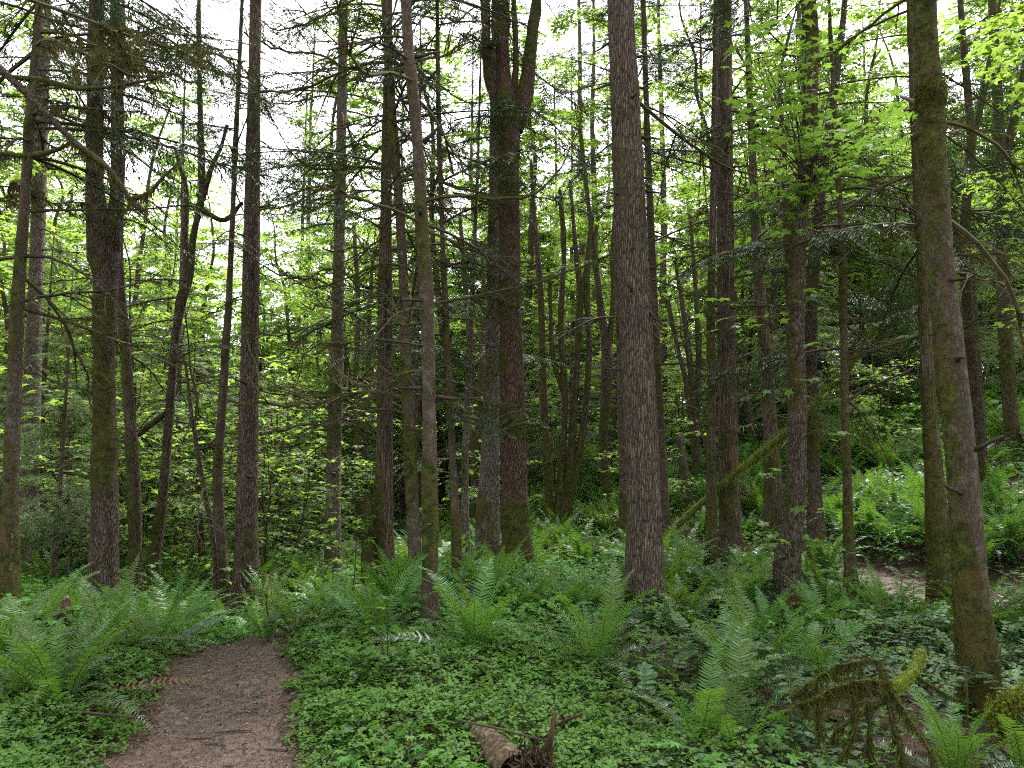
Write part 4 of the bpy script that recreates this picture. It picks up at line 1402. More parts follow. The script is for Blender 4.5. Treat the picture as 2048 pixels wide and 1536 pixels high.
# more ferns far back that merge into one carpet
fb = [Bag(), Bag(), Bag()]
n = 420
y = 13 + 32 * rg.random(n)
x = rg.uniform(-.75, .78, n) * y
k_ = path_edge(np.c_[x, y]) > .4
x, y = x[k_], y[k_]
zz = h(np.c_[x, y])
wh = rg.integers(0, len(FERN_FAR_P), len(x))
for q, parts_ in enumerate(FERN_FAR_P):
    k_ = wh == q
    Mx = rotz(rg.uniform(0, 6.3, k_.sum())) * rg.uniform(.75, 1.15, k_.sum())[:, None, None]
    for j in range(3):
        fb[j].add(*scatter(parts_[j][0], parts_[j][1], Mx, np.c_[x[k_], y[k_], zz[k_]]))
tag(obj('fern_carpet', mk('fern_carpet', [fb[j].part(j) for j in range(3)], [M['stalk'], M['fern'], M['fern_old']])), 'ferns merging into one green carpet far back under the trees', None, None, 'stuff')

# ------------------------------------------------------------------ shrubs and small plants
def pinnate(rng, n, L, lw, tmpl=OVAL):
    """an arching stem with paired leaflets (a low waxy shrub's leaf)"""
    u = np.linspace(0, 1, 8)
    P = np.c_[L * u, 0 * u, L * (.35 * u - .45 * u ** 2)]
    st, lf = Bag(), Bag()
    st.add(*tube(P, np.linspace(.003, .0012, 8), 3, False))
    t = np.linspace(.2, .95, n)
    p = np.c_[np.interp(t, u, P[:, 0]), 0 * t, np.interp(t, u, P[:, 2])]
    for sg in (-1, 1):
        X = np.c_[np.full(n, .35), np.full(n, sg * 1.), rng.normal(0, .1, n)]
        lf.add(*scatter(tmpl[0], tmpl[1], basis(X, np.array([0, 0, 1.]) + rng.normal(0, .15, (n, 3)), lw * rng.uniform(.8, 1.1, n)), p))
    lf.add(*scatter(tmpl[0], tmpl[1], basis(np.array([[1., 0, -.2]]), np.array([[0, 0, 1.]]), np.array([lw])), P[-1:]))
    return st, lf


GRAPE = []
for q in range(5):
    st, lf = Bag(), Bag()
    n = G.integers(7, 12)
    hh = G.uniform(.2, .42)
    st.add(*tube(np.array([[0, 0, -.05], [.01, .01, hh * .6], [.0, .02, hh]]), np.array([.007, .006, .004]), 5))
    for k in range(n):
        s_, l_ = pinnate(G, G.integers(4, 7), G.uniform(.22, .36), G.uniform(.055, .08))
        a = np.array([k * 2.4 + G.normal(0, .3)])
        T = np.array([[0, 0, hh * G.uniform(.55, 1)]])
        Mx = rotz(a) @ roty(np.array([G.normal(-.15, .3)]))
        for bag, src in ((st, s_), (lf, l_)):
            V_, F_, _ = src.part()
            bag.add(*scatter(V_, F_, Mx, T))
    GRAPE.append((mk('stem', [st.part(0)], M['stalk']), mk('foliage', [lf.part(0)], M['waxy'])))


def plant(nm, label, cat, pool, k, p, s, group=None, names=('stem', 'foliage')):
    r = thing(nm, label, cat, p, group, R.uniform(0, 6.28))
    r.scale = (s, s, s)
    for n_, me in zip(names, pool[k % len(pool)]):
        obj(n_, me, r)
    return r


k = 0
for px, py, s, lab in [
    (1290, 1290, 1.0, 'dark waxy shrub with pale shining leaflets at the foot of the largest fir'),
    (1340, 1300, .9, 'waxy-leaved shrub just right of the foot of the largest fir'),
    (1250, 1335, .8, 'low waxy shrub between the largest fir and the vase-shaped fern'),
    (1310, 1380, 1.0, 'waxy shrub on an upright brown stem right of the vase-shaped fern'),
    (1350, 1420, .9, 'waxy shrub in the litter left of the tall bright fern'),
    (1290, 1450, .8, 'low waxy shrub right of the rotten stump'),
    (1580, 1500, 1.1, 'waxy shrub with large rounded leaflets at the bottom near the fallen mossy branch'),
    (1540, 1450, .9, 'small waxy shrub at the foot of the long fishbone frond'),
    (1760, 1320, 1.0, 'blue-green waxy shrub behind the fallen mossy branch'),
    (1830, 1310, .9, 'waxy shrub left of the leaning trunk'),
    (1700, 1340, .9, 'waxy shrub in shade under the slender pole'),
    (1880, 1340, .9, 'waxy shrub at the back of the leaning trunk'),
    (2020, 1340, .9, 'waxy shrub right of the leaning trunk'),
    (1430, 1370, .9, 'waxy shrub behind the tall bright fern'),
    (1080, 1330, .7, 'small waxy shrub between the two vase-shaped ferns'),
    (1380, 1330, .9, 'waxy shrub in the gap left of the crooked maple'),
    (300, 1345, .7, 'grey-leaved waxy shrub at the left edge of the path'),
    (1660, 1480, .8, 'waxy shrub under the hanging moss of the fallen branch')]:
    plant('waxy_shrub', lab, 'shrub', GRAPE, k, ground_at(px, py), s, 'waxy evergreen shrubs')
    k += 1
for j in range(46):
    x, y = R.uniform(.6, 7.5), R.uniform(4.2, 10)
    if abs(x) > .72 * y or path_edge(np.array([[x, y]]))[0] < .2:
        continue
    plant('waxy_shrub', 'low dark waxy shrub, one of many in the brown litter on the right', 'shrub', GRAPE, j, (x, y, hz(x, y)), R.uniform(.6, 1.0), 'waxy shrubs in the litter')

# leafy seedlings and thimble-leaved shrubs
SEED = []
for q in range(4):
    st, lf = Bag(), Bag()
    hh = (1.1, .75, 1.4, .9)[q]
    for s in range((3, 2, 4, 3)[q]):
        a = G.uniform(0, 6.3)
        u = np.linspace(0, 1, 7)
        P = np.c_[cos(a) * .25 * u ** 1.5 * hh, sin(a) * .25 * u ** 1.5 * hh, u * hh * G.uniform(.75, 1) - .05]
        st.add(*tube(P, np.linspace(.008, .003, 7), 4))
        n = 9
        i = G.integers(2, 7, n)
        aa = G.uniform(0, 6.3, n)
        D = np.c_[np.cos(aa), np.sin(aa), np.full(n, .2)]
        lf.add(*leaves_on(G, P[i] + D * .08, D, (.11, .2), LEAF_HI, .25, .5))
    SEED.append((mk('stem', [st.part(0)], M['bark_twig']), mk('foliage', [lf.part(0)], M['herb'])))
k = 0
for px, py, s, lab in [
    (1650, 1260, 1.0, 'leafy shrub with broad lobed leaves in front of the kinked maple foot'),
    (1615, 1250, .9, 'broad-leaved shrub against the kinked maple foot'),
    (1700, 1270, .85, 'broad-leaved shrub before the slender mossy pole'),
    (1520, 1240, .8, 'broad-leaved seedling between the paired trunks and the crooked maple'),
    (1560, 1200, .9, 'broad-leaved seedling behind the kinked maple foot'),
    (600, 1290, .5, 'tiny broad-leaved seedling on the bank by the path'),
    (775, 1400, .6, 'single upright seedling rising from the leafy carpet'),
    (400, 1240, .9, 'broad-leaved shrub in the hollow beyond the path crest'),
    (300, 1230, 1.0, 'bright leafy shrub at the foot of the leaning maple'),
    (1480, 1120, .9, 'broad-leaved shrub behind the paired trunks')]:
    plant('leafy_shrub', lab, 'shrub', SEED, k, ground_at(px, py), s, 'broad-leaved shrubs')
    k += 1

# slim sapling with bright backlit leaves left of the broken snag
p = ground_at(700, 1235)
org = np.array(p)
sap = thing('maple_sapling', 'slim sapling with bright lime leaves left of the broken snag', 'sapling', p)
st, lf = Bag(), Bag()
rg = np.random.default_rng(4)
d0 = p[1]
main = np.array([at(700, 1235, d0), at(712, 1100, d0), at(705, 980, d0), at(690, 900, d0)]) - org
st.add(*tube(smooth_path(main, .1), .007, 4))
for tx, ty in [(640, 985), (655, 1010), (700, 1000), (735, 1040), (650, 1060), (690, 1075), (720, 960), (660, 1130), (640, 1180), (760, 1090), (620, 1040), (690, 920), (745, 1130), (730, 1180)]:
    s0 = main[1] + (main[2] - main[1]) * rg.uniform(-.5, 1)
    tg = at(tx, ty, d0 + rg.uniform(-.4, .4)) - org
    st.add(*tube(np.array([s0, (s0 + tg) / 2 + [0, 0, .06], tg]), [.004, .003, .002], 3))
    n = 14
    Q = tg + (s0 - tg) * rg.uniform(0, .5, (n, 1)) + rg.normal(0, .05, (n, 3))
    lf.add(*leaves_on(rg, Q, rg.normal(0, 1, (n, 3)), (.1, .2), LEAF_HI, .2, .3))
obj('stem', mk('stem', [st.part(0)], M['bark_twig']), sap)
obj('foliage', mk('foliage', [lf.part(0)], M['maple']), sap)

# ------------------------------------------------------------------ fallen wood
def log(name, label, cat, pts, rad, mat, moss, tufts, tm, part_name, sides=20, hang=0., seed=0, lump=.15, parts=()):
    org = np.array(pts[0], float)
    r = thing(name, label, cat, org)
    me, mm, _ = trunk_mesh(part_name, np.array(pts) - org, rad, M[mat], sides, .04, .08, lump, 0, moss, (-.2, -.3, 1), 0, seed=seed, tufts=tufts)
    t = obj(part_name, me, r)
    if mm is not None:
        obj('moss_cover', mk('moss_cover', [(*mm, 0)], M[tm]), t)
    return r, org


# mossy log leaning across the middle distance
a_ = [at(1240, 1150, 12.8), at(1325, 1078, 12.4), at(1450, 965, 11.82), at(1570, 868, 10.9), at(1640, 795, 10.5), at(1690, 745, 10.2), at(1750, 655, 9.9)]
r, og = log('leaning_log', 'pale green mossy log leaning diagonally across the middle distance', 'log', a_, np.array([6, 5.8, 5.6, 5.2, 4.6, 4, 2.4]) / F * 11.5, 'mossy_log', 1.3, 9000, 'bright_moss', 'stem', 16, seed=51)
for s0, s1 in (((1365, 1050), (1385, 1120)), ((1590, 850), (1560, 900)), ((1640, 800), (1740, 770)), ((1480, 945), (1500, 990))):
    P = np.array([at(*s0, 11.7), (at(*s0, 11.7) + at(*s1, 11.5)) / 2 + [0, 0, -.03], at(*s1, 11.4)]) - og
    obj('branch', mk('branch', [(*tube(smooth_path(P, .08), .012, 5), 0)], M['twig'], True), r)

# fallen mossy branch in the right foreground
dB = 3.95
B0 = ground_at(1780, 1500)
rb = thing('fallen_branch', 'fallen branch draped in bright hanging moss at the lower right', 'fallen branch', B0)
rg = np.random.default_rng(21)


def moss_on(P, r, dens, lmax, mat, parent, nm='hanging_moss'):
    ln = np.linalg.norm(np.diff(P, axis=0), axis=1).sum()
    k = int(ln * dens)
    s = rg.uniform(0, len(P) - 1.001, k)
    i = s.astype(int)
    c = P[i] + (P[i + 1] - P[i]) * (s - i)[:, None]
    rr = np.interp(s, np.arange(len(P)), np.broadcast_to(r, len(P)))
    dn = unit(rg.normal(0, 1, (k, 3)))
    c = c + dn * rr[:, None] * .9
    cl = vnoise(c * 9, 8)
    L = np.where((cl > .45) & (dn[:, 2] < .2), lmax * rg.random(k) ** 2.2 * np.clip(cl * 2.6 - .8, .2, 1) + .02, rg.uniform(.01, .025, k))
    d = dn * np.where(L > .03, .25, .9)[:, None] + np.array([0, 0, -.5]) + rg.normal(0, .17, (k, 3))
    obj(nm, mk(nm, [(*blades(c, d, L, rg.uniform(.0018, .0045, k)), 0)], M[mat]), parent)


for pts, mat_ in [
    ([(1842, 1305, 34, .35), (1828, 1340, 32, .25), (1805, 1362, 28, .12), (1782, 1372, 22, 0), (1765, 1380, 16, 0)], 'bright_moss'),
    ([(1755, 1320, 10, .0), (1762, 1345, 15, 0), (1775, 1385, 16, 0), (1782, 1430, 14, -.05), (1795, 1475, 13, -.1), (1812, 1540, 11, -.15)], 'moss'),
    ([(1672, 1332, 7, .05), (1700, 1326, 8, .05), (1730, 1322, 10, .05), (1752, 1320, 10, .0)], 'moss'),
    ([(1780, 1366, 14, 0), (1740, 1360, 10, -.1), (1700, 1366, 8, -.18), (1660, 1378, 6, -.25), (1625, 1400, 4, -.3), (1590, 1410, 3, -.3)], 'moss'),
    ([(1784, 1380, 13, 0), (1810, 1420, 11, -.1), (1838, 1465, 11, -.2), (1860, 1500, 10, -.25), (1872, 1550, 8, -.3)], 'moss'),
    ([(1768, 1400, 10, 0), (1735, 1420, 8, -.1), (1700, 1440, 6, -.2), (1668, 1462, 4, -.3)], 'moss'),
    ([(1705, 1390, 6, -.15), (1712, 1430, 7, -.2), (1700, 1480, 7, -.25), (1680, 1520, 6, -.3), (1665, 1560, 5, -.3)], 'moss'),
    ([(1735, 1400, 6, -.1), (1740, 1450, 6, -.15), (1738, 1500, 6, -.2), (1750, 1550, 5, -.25)], 'moss'),
    ([(1830, 1350, 9, .2), (1860, 1370, 8, .2), (1890, 1390, 6, .2), (1915, 1400, 4, .2)], 'moss'),
    ([(1672, 1332, 6, .05), (1640, 1350, 4, .0), (1605, 1375, 3, -.05), (1580, 1395, 2, -.1)], 'moss'),
    ([(1720, 1330, 4, .1), (1722, 1360, 4, .05), (1718, 1400, 3, 0)], 'moss'),
    ([(1640, 1390, 4, -.3), (1636, 1430, 4, -.3), (1640, 1470, 3, -.3)], 'moss')]:
    P, r_ = px_line(pts, dB, B0)
    PR = smooth_path(np.c_[P, r_ * .75], .03)
    PR[:, 3] *= .7
    lo = obj('mossy_twig', mk('mossy_twig', [(*tube(PR[:, :3], PR[:, 3], 9), 0)], M['mossy_log' if mat_ == 'bright_moss' else 'twig'], True), rb)
    moss_on(PR[:, :3], PR[:, 3], 2200 if mat_ == "moss" else 9000, .11 if mat_ == 'moss' else .03, mat_, lo)
# mossy log at the right edge
q0 = at(1985, 1440, 4.3)
P = np.array([at(1992, 1440, 4.4), at(2030, 1428, 4.35), at(2090, 1405, 4.3), at(2200, 1370, 4.3)])
r, og = log('mossy_log', 'thick bright mossy log entering at the right edge by the leaning trunk', 'log', P, np.array([14, 17, 18, 20]) / F * 4.3, 'mossy_log', .95, 9000, 'bright_moss', 'stem', 18, seed=52)
# rotten stump and log at the bottom centre
q0 = ground_at(1030, 1545)
rs = thing('rotten_log', 'rotten broken log end with a pale bark shell at the bottom centre', 'log', q0)
P = np.array([at(1032, 1535, 3.8), at(1008, 1504, 3.95), at(980, 1474, 4.15), at(950, 1452, 4.4), at(915, 1440, 4.7)]) - q0 - np.array([0, 0, .035])
me, mm, _ = trunk_mesh('bark_shell', P, np.array([.085, .085, .075, .06, .04]), M['pale_wood'], 36, .02, .3, .5, 0, .3, (0, 0, 1), 0, seed=53, tufts=0)
obj('bark_shell', me, rs)
sb = Bag()
for k in range(900):
    a, rr = rg.uniform(0, 6.3), rg.uniform(0, .13)
    c = P[0] + np.array([cos(a) * rr * 1.2 + .06, rg.uniform(-.1, .15), sin(a) * rr * .8 + .0])
    d = unit(np.array([rg.normal(.1, .35), rg.normal(-.5, .3), rg.normal(.2, .4)]))
    L = rg.uniform(.02, .075)
    sb.add(*tube(np.array([c, c + d * L * .5, c + d * L]), [rg.uniform(.004, .01), .005, .002], 4))
obj('splintered_wood', mk('splintered_wood', [sb.part(0)], M['rot']), rs)
for pts in ([(1085, 1520, 26), (1098, 1490, 22), (1105, 1465, 17), (1108, 1440, 15), (1112, 1424, 11)], [(1110, 1452, 8), (1140, 1438, 10), (1165, 1428, 9)]):
    lp, lr = px_line(pts, 3.95, q0)
    me, _, _ = trunk_mesh('broken_root', lp, lr * .58, M['rot'], 12, .02, .15, .2, 0, 0, seed=54)
    obj('broken_root', me, rs)
tw = thing('fallen_stick', 'thin brown stick lying across the rotten log', 'stick', at(915, 1440, 4.1))
og = np.array(tw.location)
obj('stick', mk('stick', [(*tube(np.array([at(915, 1440, 4.1), at(1000, 1458, 4.0), at(1030, 1466, 3.95), at(1085, 1480, 3.9)]) - og, .006, 5), 0)], M['bark_twig']), tw)
# weathered stump among the left ferns
q0 = ground_at(118, 1290)
ws = thing('weathered_stump', 'pale weathered stump among the left ferns', 'stump', q0)
me, _, _ = trunk_mesh('stump_wood', np.array([[0, 0, -.2], [0, 0, .1], [.03, 0, .26], [.06, 0, .42]]), np.array([.15, .11, .07, .015]), M['pale_wood'], 24, .03, .4, .6, .2, .2, seed=55)
obj('stump_wood', me, ws)
# fallen log on the far slope
P = np.array([ground_at(1105, 1120) + [0, 0, .12], ground_at(1150, 1128) + [0, 0, .15], ground_at(1200, 1130) + [0, 0, .16]])
log('fallen_log', 'dark mossy fallen log on the slope behind the centre maple', 'log', P, np.array([.16, .15, .13]), 'maple_bark', .55, 2500, 'moss', 'stem', 16, seed=56)
P = np.array([ground_at(1112, 1108), ground_at(1112, 1108) + [.02, 0, .25], ground_at(1112, 1108) + [.05, 0, .45]])
log('small_stump', 'small dark stump on the slope left of the fallen log', 'stump', P, np.array([.09, .08, .05]), 'maple_bark', .4, 300, 'moss', 'stump_wood', 12, seed=57, lump=.4)
# yellow dead branch by the furrowed trunk
p0 = ground_at(540, 1262)
dY = 8.6
yb = thing('dead_branch', 'yellowed dead branch drooping beside the big furrowed trunk by the path', 'branch', p0)
Yb = Bag()
stem = np.array([p0, at(532, 1200, dY), at(536, 1150, dY)]) - p0
Yb.add(*tube(smooth_path(stem, .06), .012, 5))
for tx, ty in [(455, 1206), (500, 1180), (560, 1195), (566, 1165), (545, 1205), (520, 1205), (575, 1150), (515, 1165), (550, 1180), (535, 1215)]:
    tg = at(tx, ty, dY + rg.uniform(-.3, .2)) - p0
    s0 = stem[1] if ty > 1200 and tx < 470 else stem[2]
    md = (s0 + tg) / 2 + [0, 0, .07]
    Yb.add(*tube(smooth_path(np.array([s0, md, tg]), .05), .006, 4))
    for k in range(4):
        e_ = md + (tg - md) * rg.uniform(0, 1)
        Yb.add(*tube(np.array([e_, e_ + [rg.normal(0, .08), rg.normal(0, .08), -rg.uniform(.08, .2)]]), .003, 3))
obj('twig', mk('twig', [Yb.part(0)], M['yellow_twig']), yb)
# twigs lying on the path
for k, (px, py, a, L) in enumerate([(400, 1290 + 195, .1, .3), (470, 1478, .2, .22), (560, 1510, -.3, .18), (480, 1430, .7, .14), (430, 1500, -.1, .12), (395, 1405, .9, .12), (520, 1395, .4, .1)]):
    p = ground_at(px, py)
    t_ = obj('fallen_twig', mk('fallen_twig', [(*tube(np.array([[-L / 2, 0, .008], [0, L * .06, .012], [L / 2, 0, .007]]), [.004, .005, .003], 5), 0)], M['bark_twig']), None, p, (0, 0, a))
    tag(t_, 'thin dark twig lying on the brown footpath', 'twig', 'twigs on the path')
for k in range(26):
    x, y = R.uniform(-3.6, 4.6), R.uniform(3.6, 8.5)
    if abs(x) > .66 * y or path_edge(np.array([[x, y]]))[0] < .15:
        continue
    L = R.uniform(.3, 1.1)
    a = R.uniform(0, 6.3)
    u = np.linspace(-.5, .5, 6)
    P = np.c_[u * L, .06 * L * np.sin(u * 5 + k), .09 + .05 * np.cos(u * 4) + u * R.normal(0, .06)]
    b_ = Bag()
    b_.add(*tube(P, np.linspace(.008, .003, 6), 5))
    for q in range(3):
        i_ = int(R.integers(1, 5))
        b_.add(*tube(np.array([P[i_], P[i_] + [R.normal(.08, .05), R.normal(0, .08), R.uniform(.0, .08)]]), [.004, .002], 3))
    t_ = obj('fallen_stick', mk('fallen_stick', [b_.part(0)], M['bark_twig']), None, (x, y, hz(x, y)), (0, 0, a))
    tag(t_, 'fallen brown stick caught in the low green plants', 'stick', 'sticks caught in the ground cover')
p = ground_at(522, 1424)
V_, F_ = leaves_on(rg, np.zeros((3, 3)) + [0, 0, .02], rg.normal(0, 1, (3, 3)), (.06, .09), LEAF_HI, .2, .3)
tag(obj('fallen_leaf', mk('fallen_leaf', [(V_, F_, 0)], M['fern_old']), None, p), 'pale green fallen leaf spray lying on the footpath', 'leaf')

# ------------------------------------------------------------------ background trees
rg = np.random.default_rng(123)
BG = [tuple(t) for t in TAKEN]


def free(x, y, m):
    return all((x - a) ** 2 + (y - b) ** 2 > m * m for a, b in BG) and path_edge(np.array([[x, y]]))[0] > .6


def place_bg(protos, nm, labels, cat, group, n, yr, xr, smin, sc, names, accept=None, heights=None):
    made, roots = 0, {}
    for _ in range(n * 60):
        if made >= n:
            break
        y = math.sqrt(rg.uniform(yr[0] ** 2, yr[1] ** 2))
        u = rg.uniform(*xr)
        x = u * y
        if not free(x, y, smin):
            continue
        if accept is not None and rg.random() > accept(u, y):
            continue
        BG.append((x, y))
        q = int(rg.integers(len(protos)))
        p = (x, y, hz(x, y))
        rz, s = rg.uniform(0, 6.28), rg.uniform(*sc)
        if heights:
            s = min(s, top_scale(u, y, heights[q] + p[2] - CAM_Z))
        if q not in roots:
            r = thing(nm, labels[q % len(labels)], cat, p, group, rz)
            r.scale = (s, s, s)
            for nn, me in zip(names, protos[q]):
                obj(nn, me, r)
            roots[q] = r
        else:
            dup(roots[q], p, rz, s)
        made += 1
    return made


def top_scale(u, y, H):
    """keep crowns lower where the photograph opens to the sky"""
    g = 1 - gap(u, y)
    top_px = -300 + g * 380 + rg.uniform(-110, 130)
    return float(np.clip((930 - top_px) / F * y / H, .5, 1.25))


def gap(u, y):
    """fewer tall crowns where the photograph opens to the sky"""
    g = 1.0
    for c, w in ((-.25, .07), (.21, .06), (.06, .035)):
        g -= .55 * math.exp(-((u - c) / w) ** 2)
    return max(g, .03)


place_bg(MAPLES, 'background_maple', ['single-stemmed maple with bright leaves in the middle distance', 'two-stemmed tall maple with bright leaves in the distance', 'clump of slim mossy maple stems with leafy tops in the distance', 'tallest leafy maple type rising over the far slope', 'low spreading clump of thin mossy stems in the distance'],
         'tree', 'leafy maples in the distance', 88, (16, 44), (-.78, .78), 1.45, (.8, 1.15), ('trunk', 'crown'), lambda u, y: (.5 + .5 * gap(u, y)) * (.4 if (u < -.15 and y < 27) else .7 if y < 22 else 1), (15, 18, 13, 20, 10))
place_bg(CONS, 'background_conifer', ['grey straight conifer with dark boughs high up in the distance', 'brown conifer with drooping boughs in the distance', 'tallest furrowed conifer type in the distance', 'shorter reddish conifer with low boughs in the distance'],
         'tree', 'conifers in the distance', 34, (23, 55), (-.78, .78), 1.6, (.8, 1.1), ('trunk', 'dead_limbs', 'crown'), lambda u, y: gap(u, y) * (.25 if u < -.15 else 1))
place_bg(YOUNG, 'young_conifer', ['young conifer with feathery boughs to the ground', 'tall young conifer with feathery boughs', 'waist-high young conifer among the ferns', 'half-grown conifer with boughs almost to the ground'],
         'tree', 'young conifers under the trees', 12, (12.5, 34), (-.72, -.22), 1.3, (.7, 1.15), ('trunk', 'crown'))
place_bg(YOUNG, 'young_conifer', ['young conifer with feathery boughs standing right of the centre maple', 'tall young conifer with feathery boughs right of the centre maple', 'waist-high young conifer right of the centre maple', 'half-grown conifer with low boughs right of the centre maple'],
         'tree', 'young conifers under the right-hand trees', 26, (15, 36), (-.2, .74), 1.5, (.7, 1.1), ('trunk', 'crown'), lambda u, y: .9 if u > .35 or y > 22 else .25)
place_bg(VINES, 'understory_maple', ['thin-stemmed leafy bush with flat layered leaves', 'low arching bush with layered bright leaves', 'small leafy bush of many thin stems'],
         'shrub', 'leafy bushes under the trees', 40, (13, 40), (-.75, .78), 1.2, (.8, 1.3), ('stem', 'crown'))
place_bg(VINES, 'understory_maple', ['thin-stemmed leafy bush between the far trunks right of the centre maple', 'low arching bush between the far trunks right of the centre maple', 'small leafy bush between the far trunks right of the centre maple'],
         'shrub', 'leafy bushes right of the centre maple', 34, (20, 48), (-.02, .34), 1.1, (1.1, 1.9), ('stem', 'crown'))
place_bg(MAPLES, 'background_maple', ['single-stemmed tall maple filling the sky behind the left trunks', 'two-stemmed tall maple filling the sky behind the left trunks', 'leafy clump far behind the left trunks', 'tallest maple filling the sky behind the left trunks', 'low leafy clump far behind the left trunks'],
         'tree', 'far maples behind the left trunks', 20, (30, 52), (-.72, -.12), 1.8, (1.05, 1.35), ('trunk', 'crown'))
place_bg(MAPLES, 'background_maple', ['single-stemmed tall maple far up the right-hand slope', 'two-stemmed tall maple far up the right-hand slope', 'leafy clump far up the right-hand slope', 'tallest maple far up the right-hand slope', 'low leafy clump far up the right-hand slope'],
         'tree', 'far maples on the right-hand slope', 16, (28, 50), (0.0, .6), 1.8, (1.0, 1.25), ('trunk', 'crown'))
place_bg(VINES, 'understory_maple', ['thin-stemmed airy leafy bush beyond the left trunks', 'low arching airy bush beyond the left trunks', 'small airy leafy bush beyond the left trunks'],
         'shrub', 'leafy bushes beyond the left trunks', 44, (15, 40), (-.56, -.2), 1.1, (1.0, 2.1), ('stem', 'crown'))
place_bg(YOUNG, 'young_conifer', ['pale young conifer with feathery boughs near the left edge', 'tall pale young conifer near the left edge', 'waist-high pale young conifer near the left edge', 'half-grown pale conifer near the left edge'],
         'tree', 'young conifers by the left edge', 14, (12, 24), (-.72, -.48), 1.1, (.7, 1.1), ('trunk', 'crown'))
print('bg', len(bpy.data.objects))

place_bg(MAPLES, 'flanking_maple', ['leafy single-stemmed maple just outside the frame', 'two-stemmed leafy maple just outside the frame', 'leafy clump of maple stems just outside the frame', 'tall leafy maple just outside the frame', 'low leafy clump just outside the frame'],
         'tree', 'trees flanking the view', 16, (9, 36), (-1.35, -.84), 2.2, (.8, 1.1), ('trunk', 'crown'))
place_bg(YOUNG, 'flanking_conifer', ['feathery young conifer just outside the frame', 'tall feathery young conifer just outside the frame', 'small young conifer just outside the frame', 'half-grown conifer just outside the frame'],
         'tree', 'young conifers flanking the view', 14, (9, 30), (-1.3, -.84), 1.5, (.8, 1.1), ('trunk', 'crown'))
place_bg(MAPLES, 'flanking_maple', ['leafy single-stemmed maple just outside the right of the frame', 'two-stemmed leafy maple just outside the right of the frame', 'leafy clump of maple stems just outside the right of the frame', 'tall leafy maple just outside the right of the frame', 'low leafy clump just outside the right of the frame'],
         'tree', 'trees flanking the right of the view', 14, (9, 36), (.84, 1.3), 2.2, (.8, 1.1), ('trunk', 'crown'))

# unseen trees of the same wood, added behind and beside to cut front fill
for k, (x, y) in enumerate([(-6, -3), (2.5, -4.5), (7, -2), (-1.5, -9), (-10, -8), (9, -8), (4, -12), (-7, -14), (12, 1), (-11, 2)]):
    pr, nn, lb_, ct = ((CONS[k % 4], ('trunk', 'dead_limbs', 'crown'), 'unseen conifer of the same wood, added behind the viewpoint to cut front fill', 'tree'), (MAPLES[k % 4], ('trunk', 'crown'), 'unseen leafy maple of the same wood, added behind the viewpoint to cut front fill', 'tree'))[k % 2]
    r = thing('unseen_' + ('conifer', 'maple')[k % 2], lb_, ct, (x, y, hz(x, y)), 'unseen trees added behind the viewpoint to cut front fill', k * 1.3)
    for a_n, me in zip(nn, pr):
        obj(a_n, me, r)

# far wood that reads as one mass
n = 165000
y = R.uniform(54, 95, n)
x = R.uniform(-1.35, 1.35, n) * y
zt = 14 + 10 * fbm(np.c_[x * .12, y * .05, x * 0], 61, 3)
t = R.random(n) ** 1.5
P = np.c_[x, y, h(np.c_[x, y], False) + t * zt]
cl = fbm(P * .35, 62, 3)
P = P[cl > .40]
n = len(P)
a = R.uniform(0, 6.28, n)
wb_ = Bag()
wb_.add(*scatter(LEAF_LO[0], LEAF_LO[1], basis(np.c_[np.cos(a), np.sin(a), R.normal(0, .2, n)], np.array([0, -.3, 1.]) + R.normal(0, .5, (n, 3)), R.uniform(.5, 1.2, n)), P))
tb = Bag()
for k in range(90):
    yy = R.uniform(58, 92)
    xx = R.uniform(-.85, .85) * yy
    zz = hz(xx, yy)
    tb.add(*tube(np.array([[xx, yy, zz - .5], [xx + R.normal(0, .4), yy, zz + 8], [xx + R.normal(0, .8), yy, zz + 18]]), [.28, .2, .08], 6))
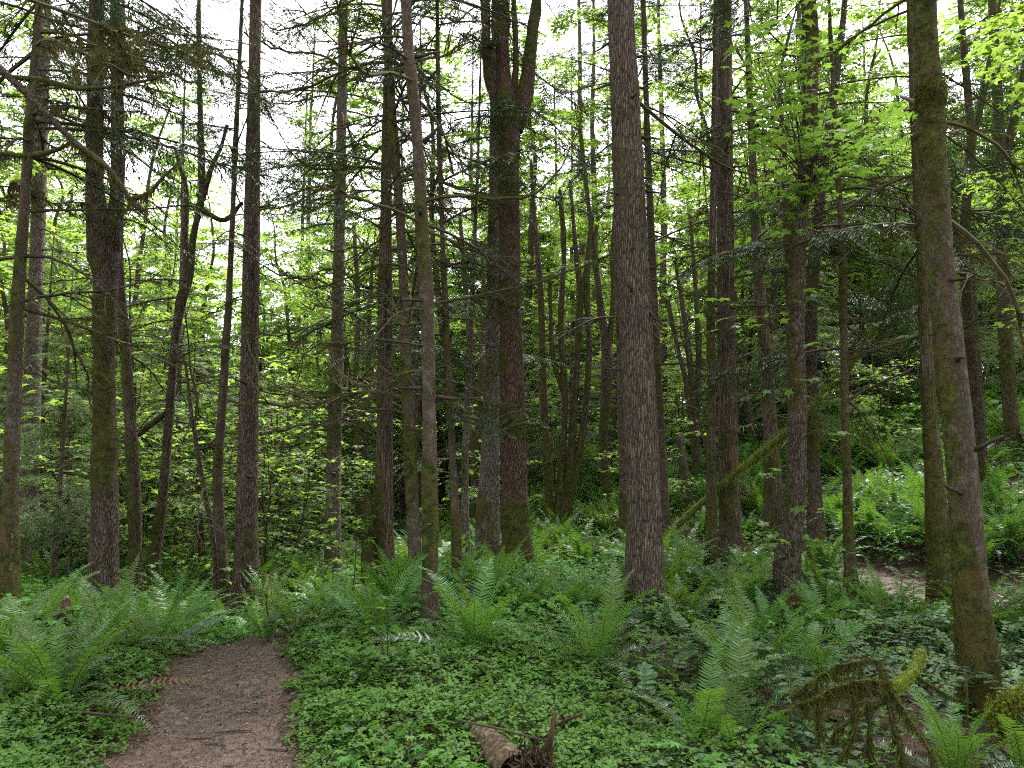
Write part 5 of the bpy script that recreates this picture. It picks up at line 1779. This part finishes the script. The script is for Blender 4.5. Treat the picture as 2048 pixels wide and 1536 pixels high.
tag(obj('distant_woodland', mk('distant_woodland', [tb.part(0), wb_.part(1)], [M['maple_bark'], M['herb']])), 'far wood behind the trunks, reading as one green mass', None, None, 'stuff')

# ------------------------------------------------------------------ camera, light, render
cam = bpy.data.cameras.new('camera')
cam.sensor_width = 36
cam.lens = 36 * F / 2048
cam.clip_end = 2000
co = bpy.data.objects.new('camera', cam)
COL.objects.link(co)
co.location = (0, 0, CAM_Z)
co.rotation_euler = (pi / 2 + PITCH, 0, 0)
scene.camera = co

SUN_EL, SUN_AZ = radians(62), radians(25)
w = bpy.data.worlds.new('World')
scene.world = w
w.use_nodes = True
nt = w.node_tree
bg = nt.nodes['Background']
sky = nt.nodes.new('ShaderNodeTexSky')
sky.sky_type = 'NISHITA'
sky.sun_disc = False
sky.sun_elevation = SUN_EL
sky.sun_rotation = SUN_AZ
sky.dust_density = 2
hs = nt.nodes.new('ShaderNodeHueSaturation')
hs.inputs['Saturation'].default_value = .06
nt.links.new(sky.outputs[0], hs.inputs['Color'])
nt.links.new(hs.outputs[0], bg.inputs['Color'])
bg.inputs['Strength'].default_value = .1
sl = bpy.data.lights.new('sun', 'SUN')
sl.energy = 1.7
sl.angle = radians(14)
sl.color = (1, .96, .9)
so = bpy.data.objects.new('sun', sl)
COL.objects.link(so)
so.rotation_euler = (pi / 2 - SUN_EL, 0, pi - SUN_AZ)

scene.view_settings.view_transform = 'Standard'
scene.view_settings.look = 'None'
scene.view_settings.exposure = 2.9
scene.view_settings.gamma = 1
c = scene.cycles
c.filter_width = 1.1
c.max_bounces = 8
c.diffuse_bounces = 6
c.glossy_bounces = 2
c.transmission_bounces = 4
c.transparent_max_bounces = 4
c.caustics_reflective = False
c.caustics_refractive = False
c.sample_clamp_indirect = 8
c.use_adaptive_sampling = True
c.adaptive_threshold = .02
c.use_denoising = False
c.denoiser = 'OPENIMAGEDENOISE'
print('objects', len(bpy.data.objects), 'meshes', len(bpy.data.meshes), 'polys', sum(len(m.polygons) for m in bpy.data.meshes))
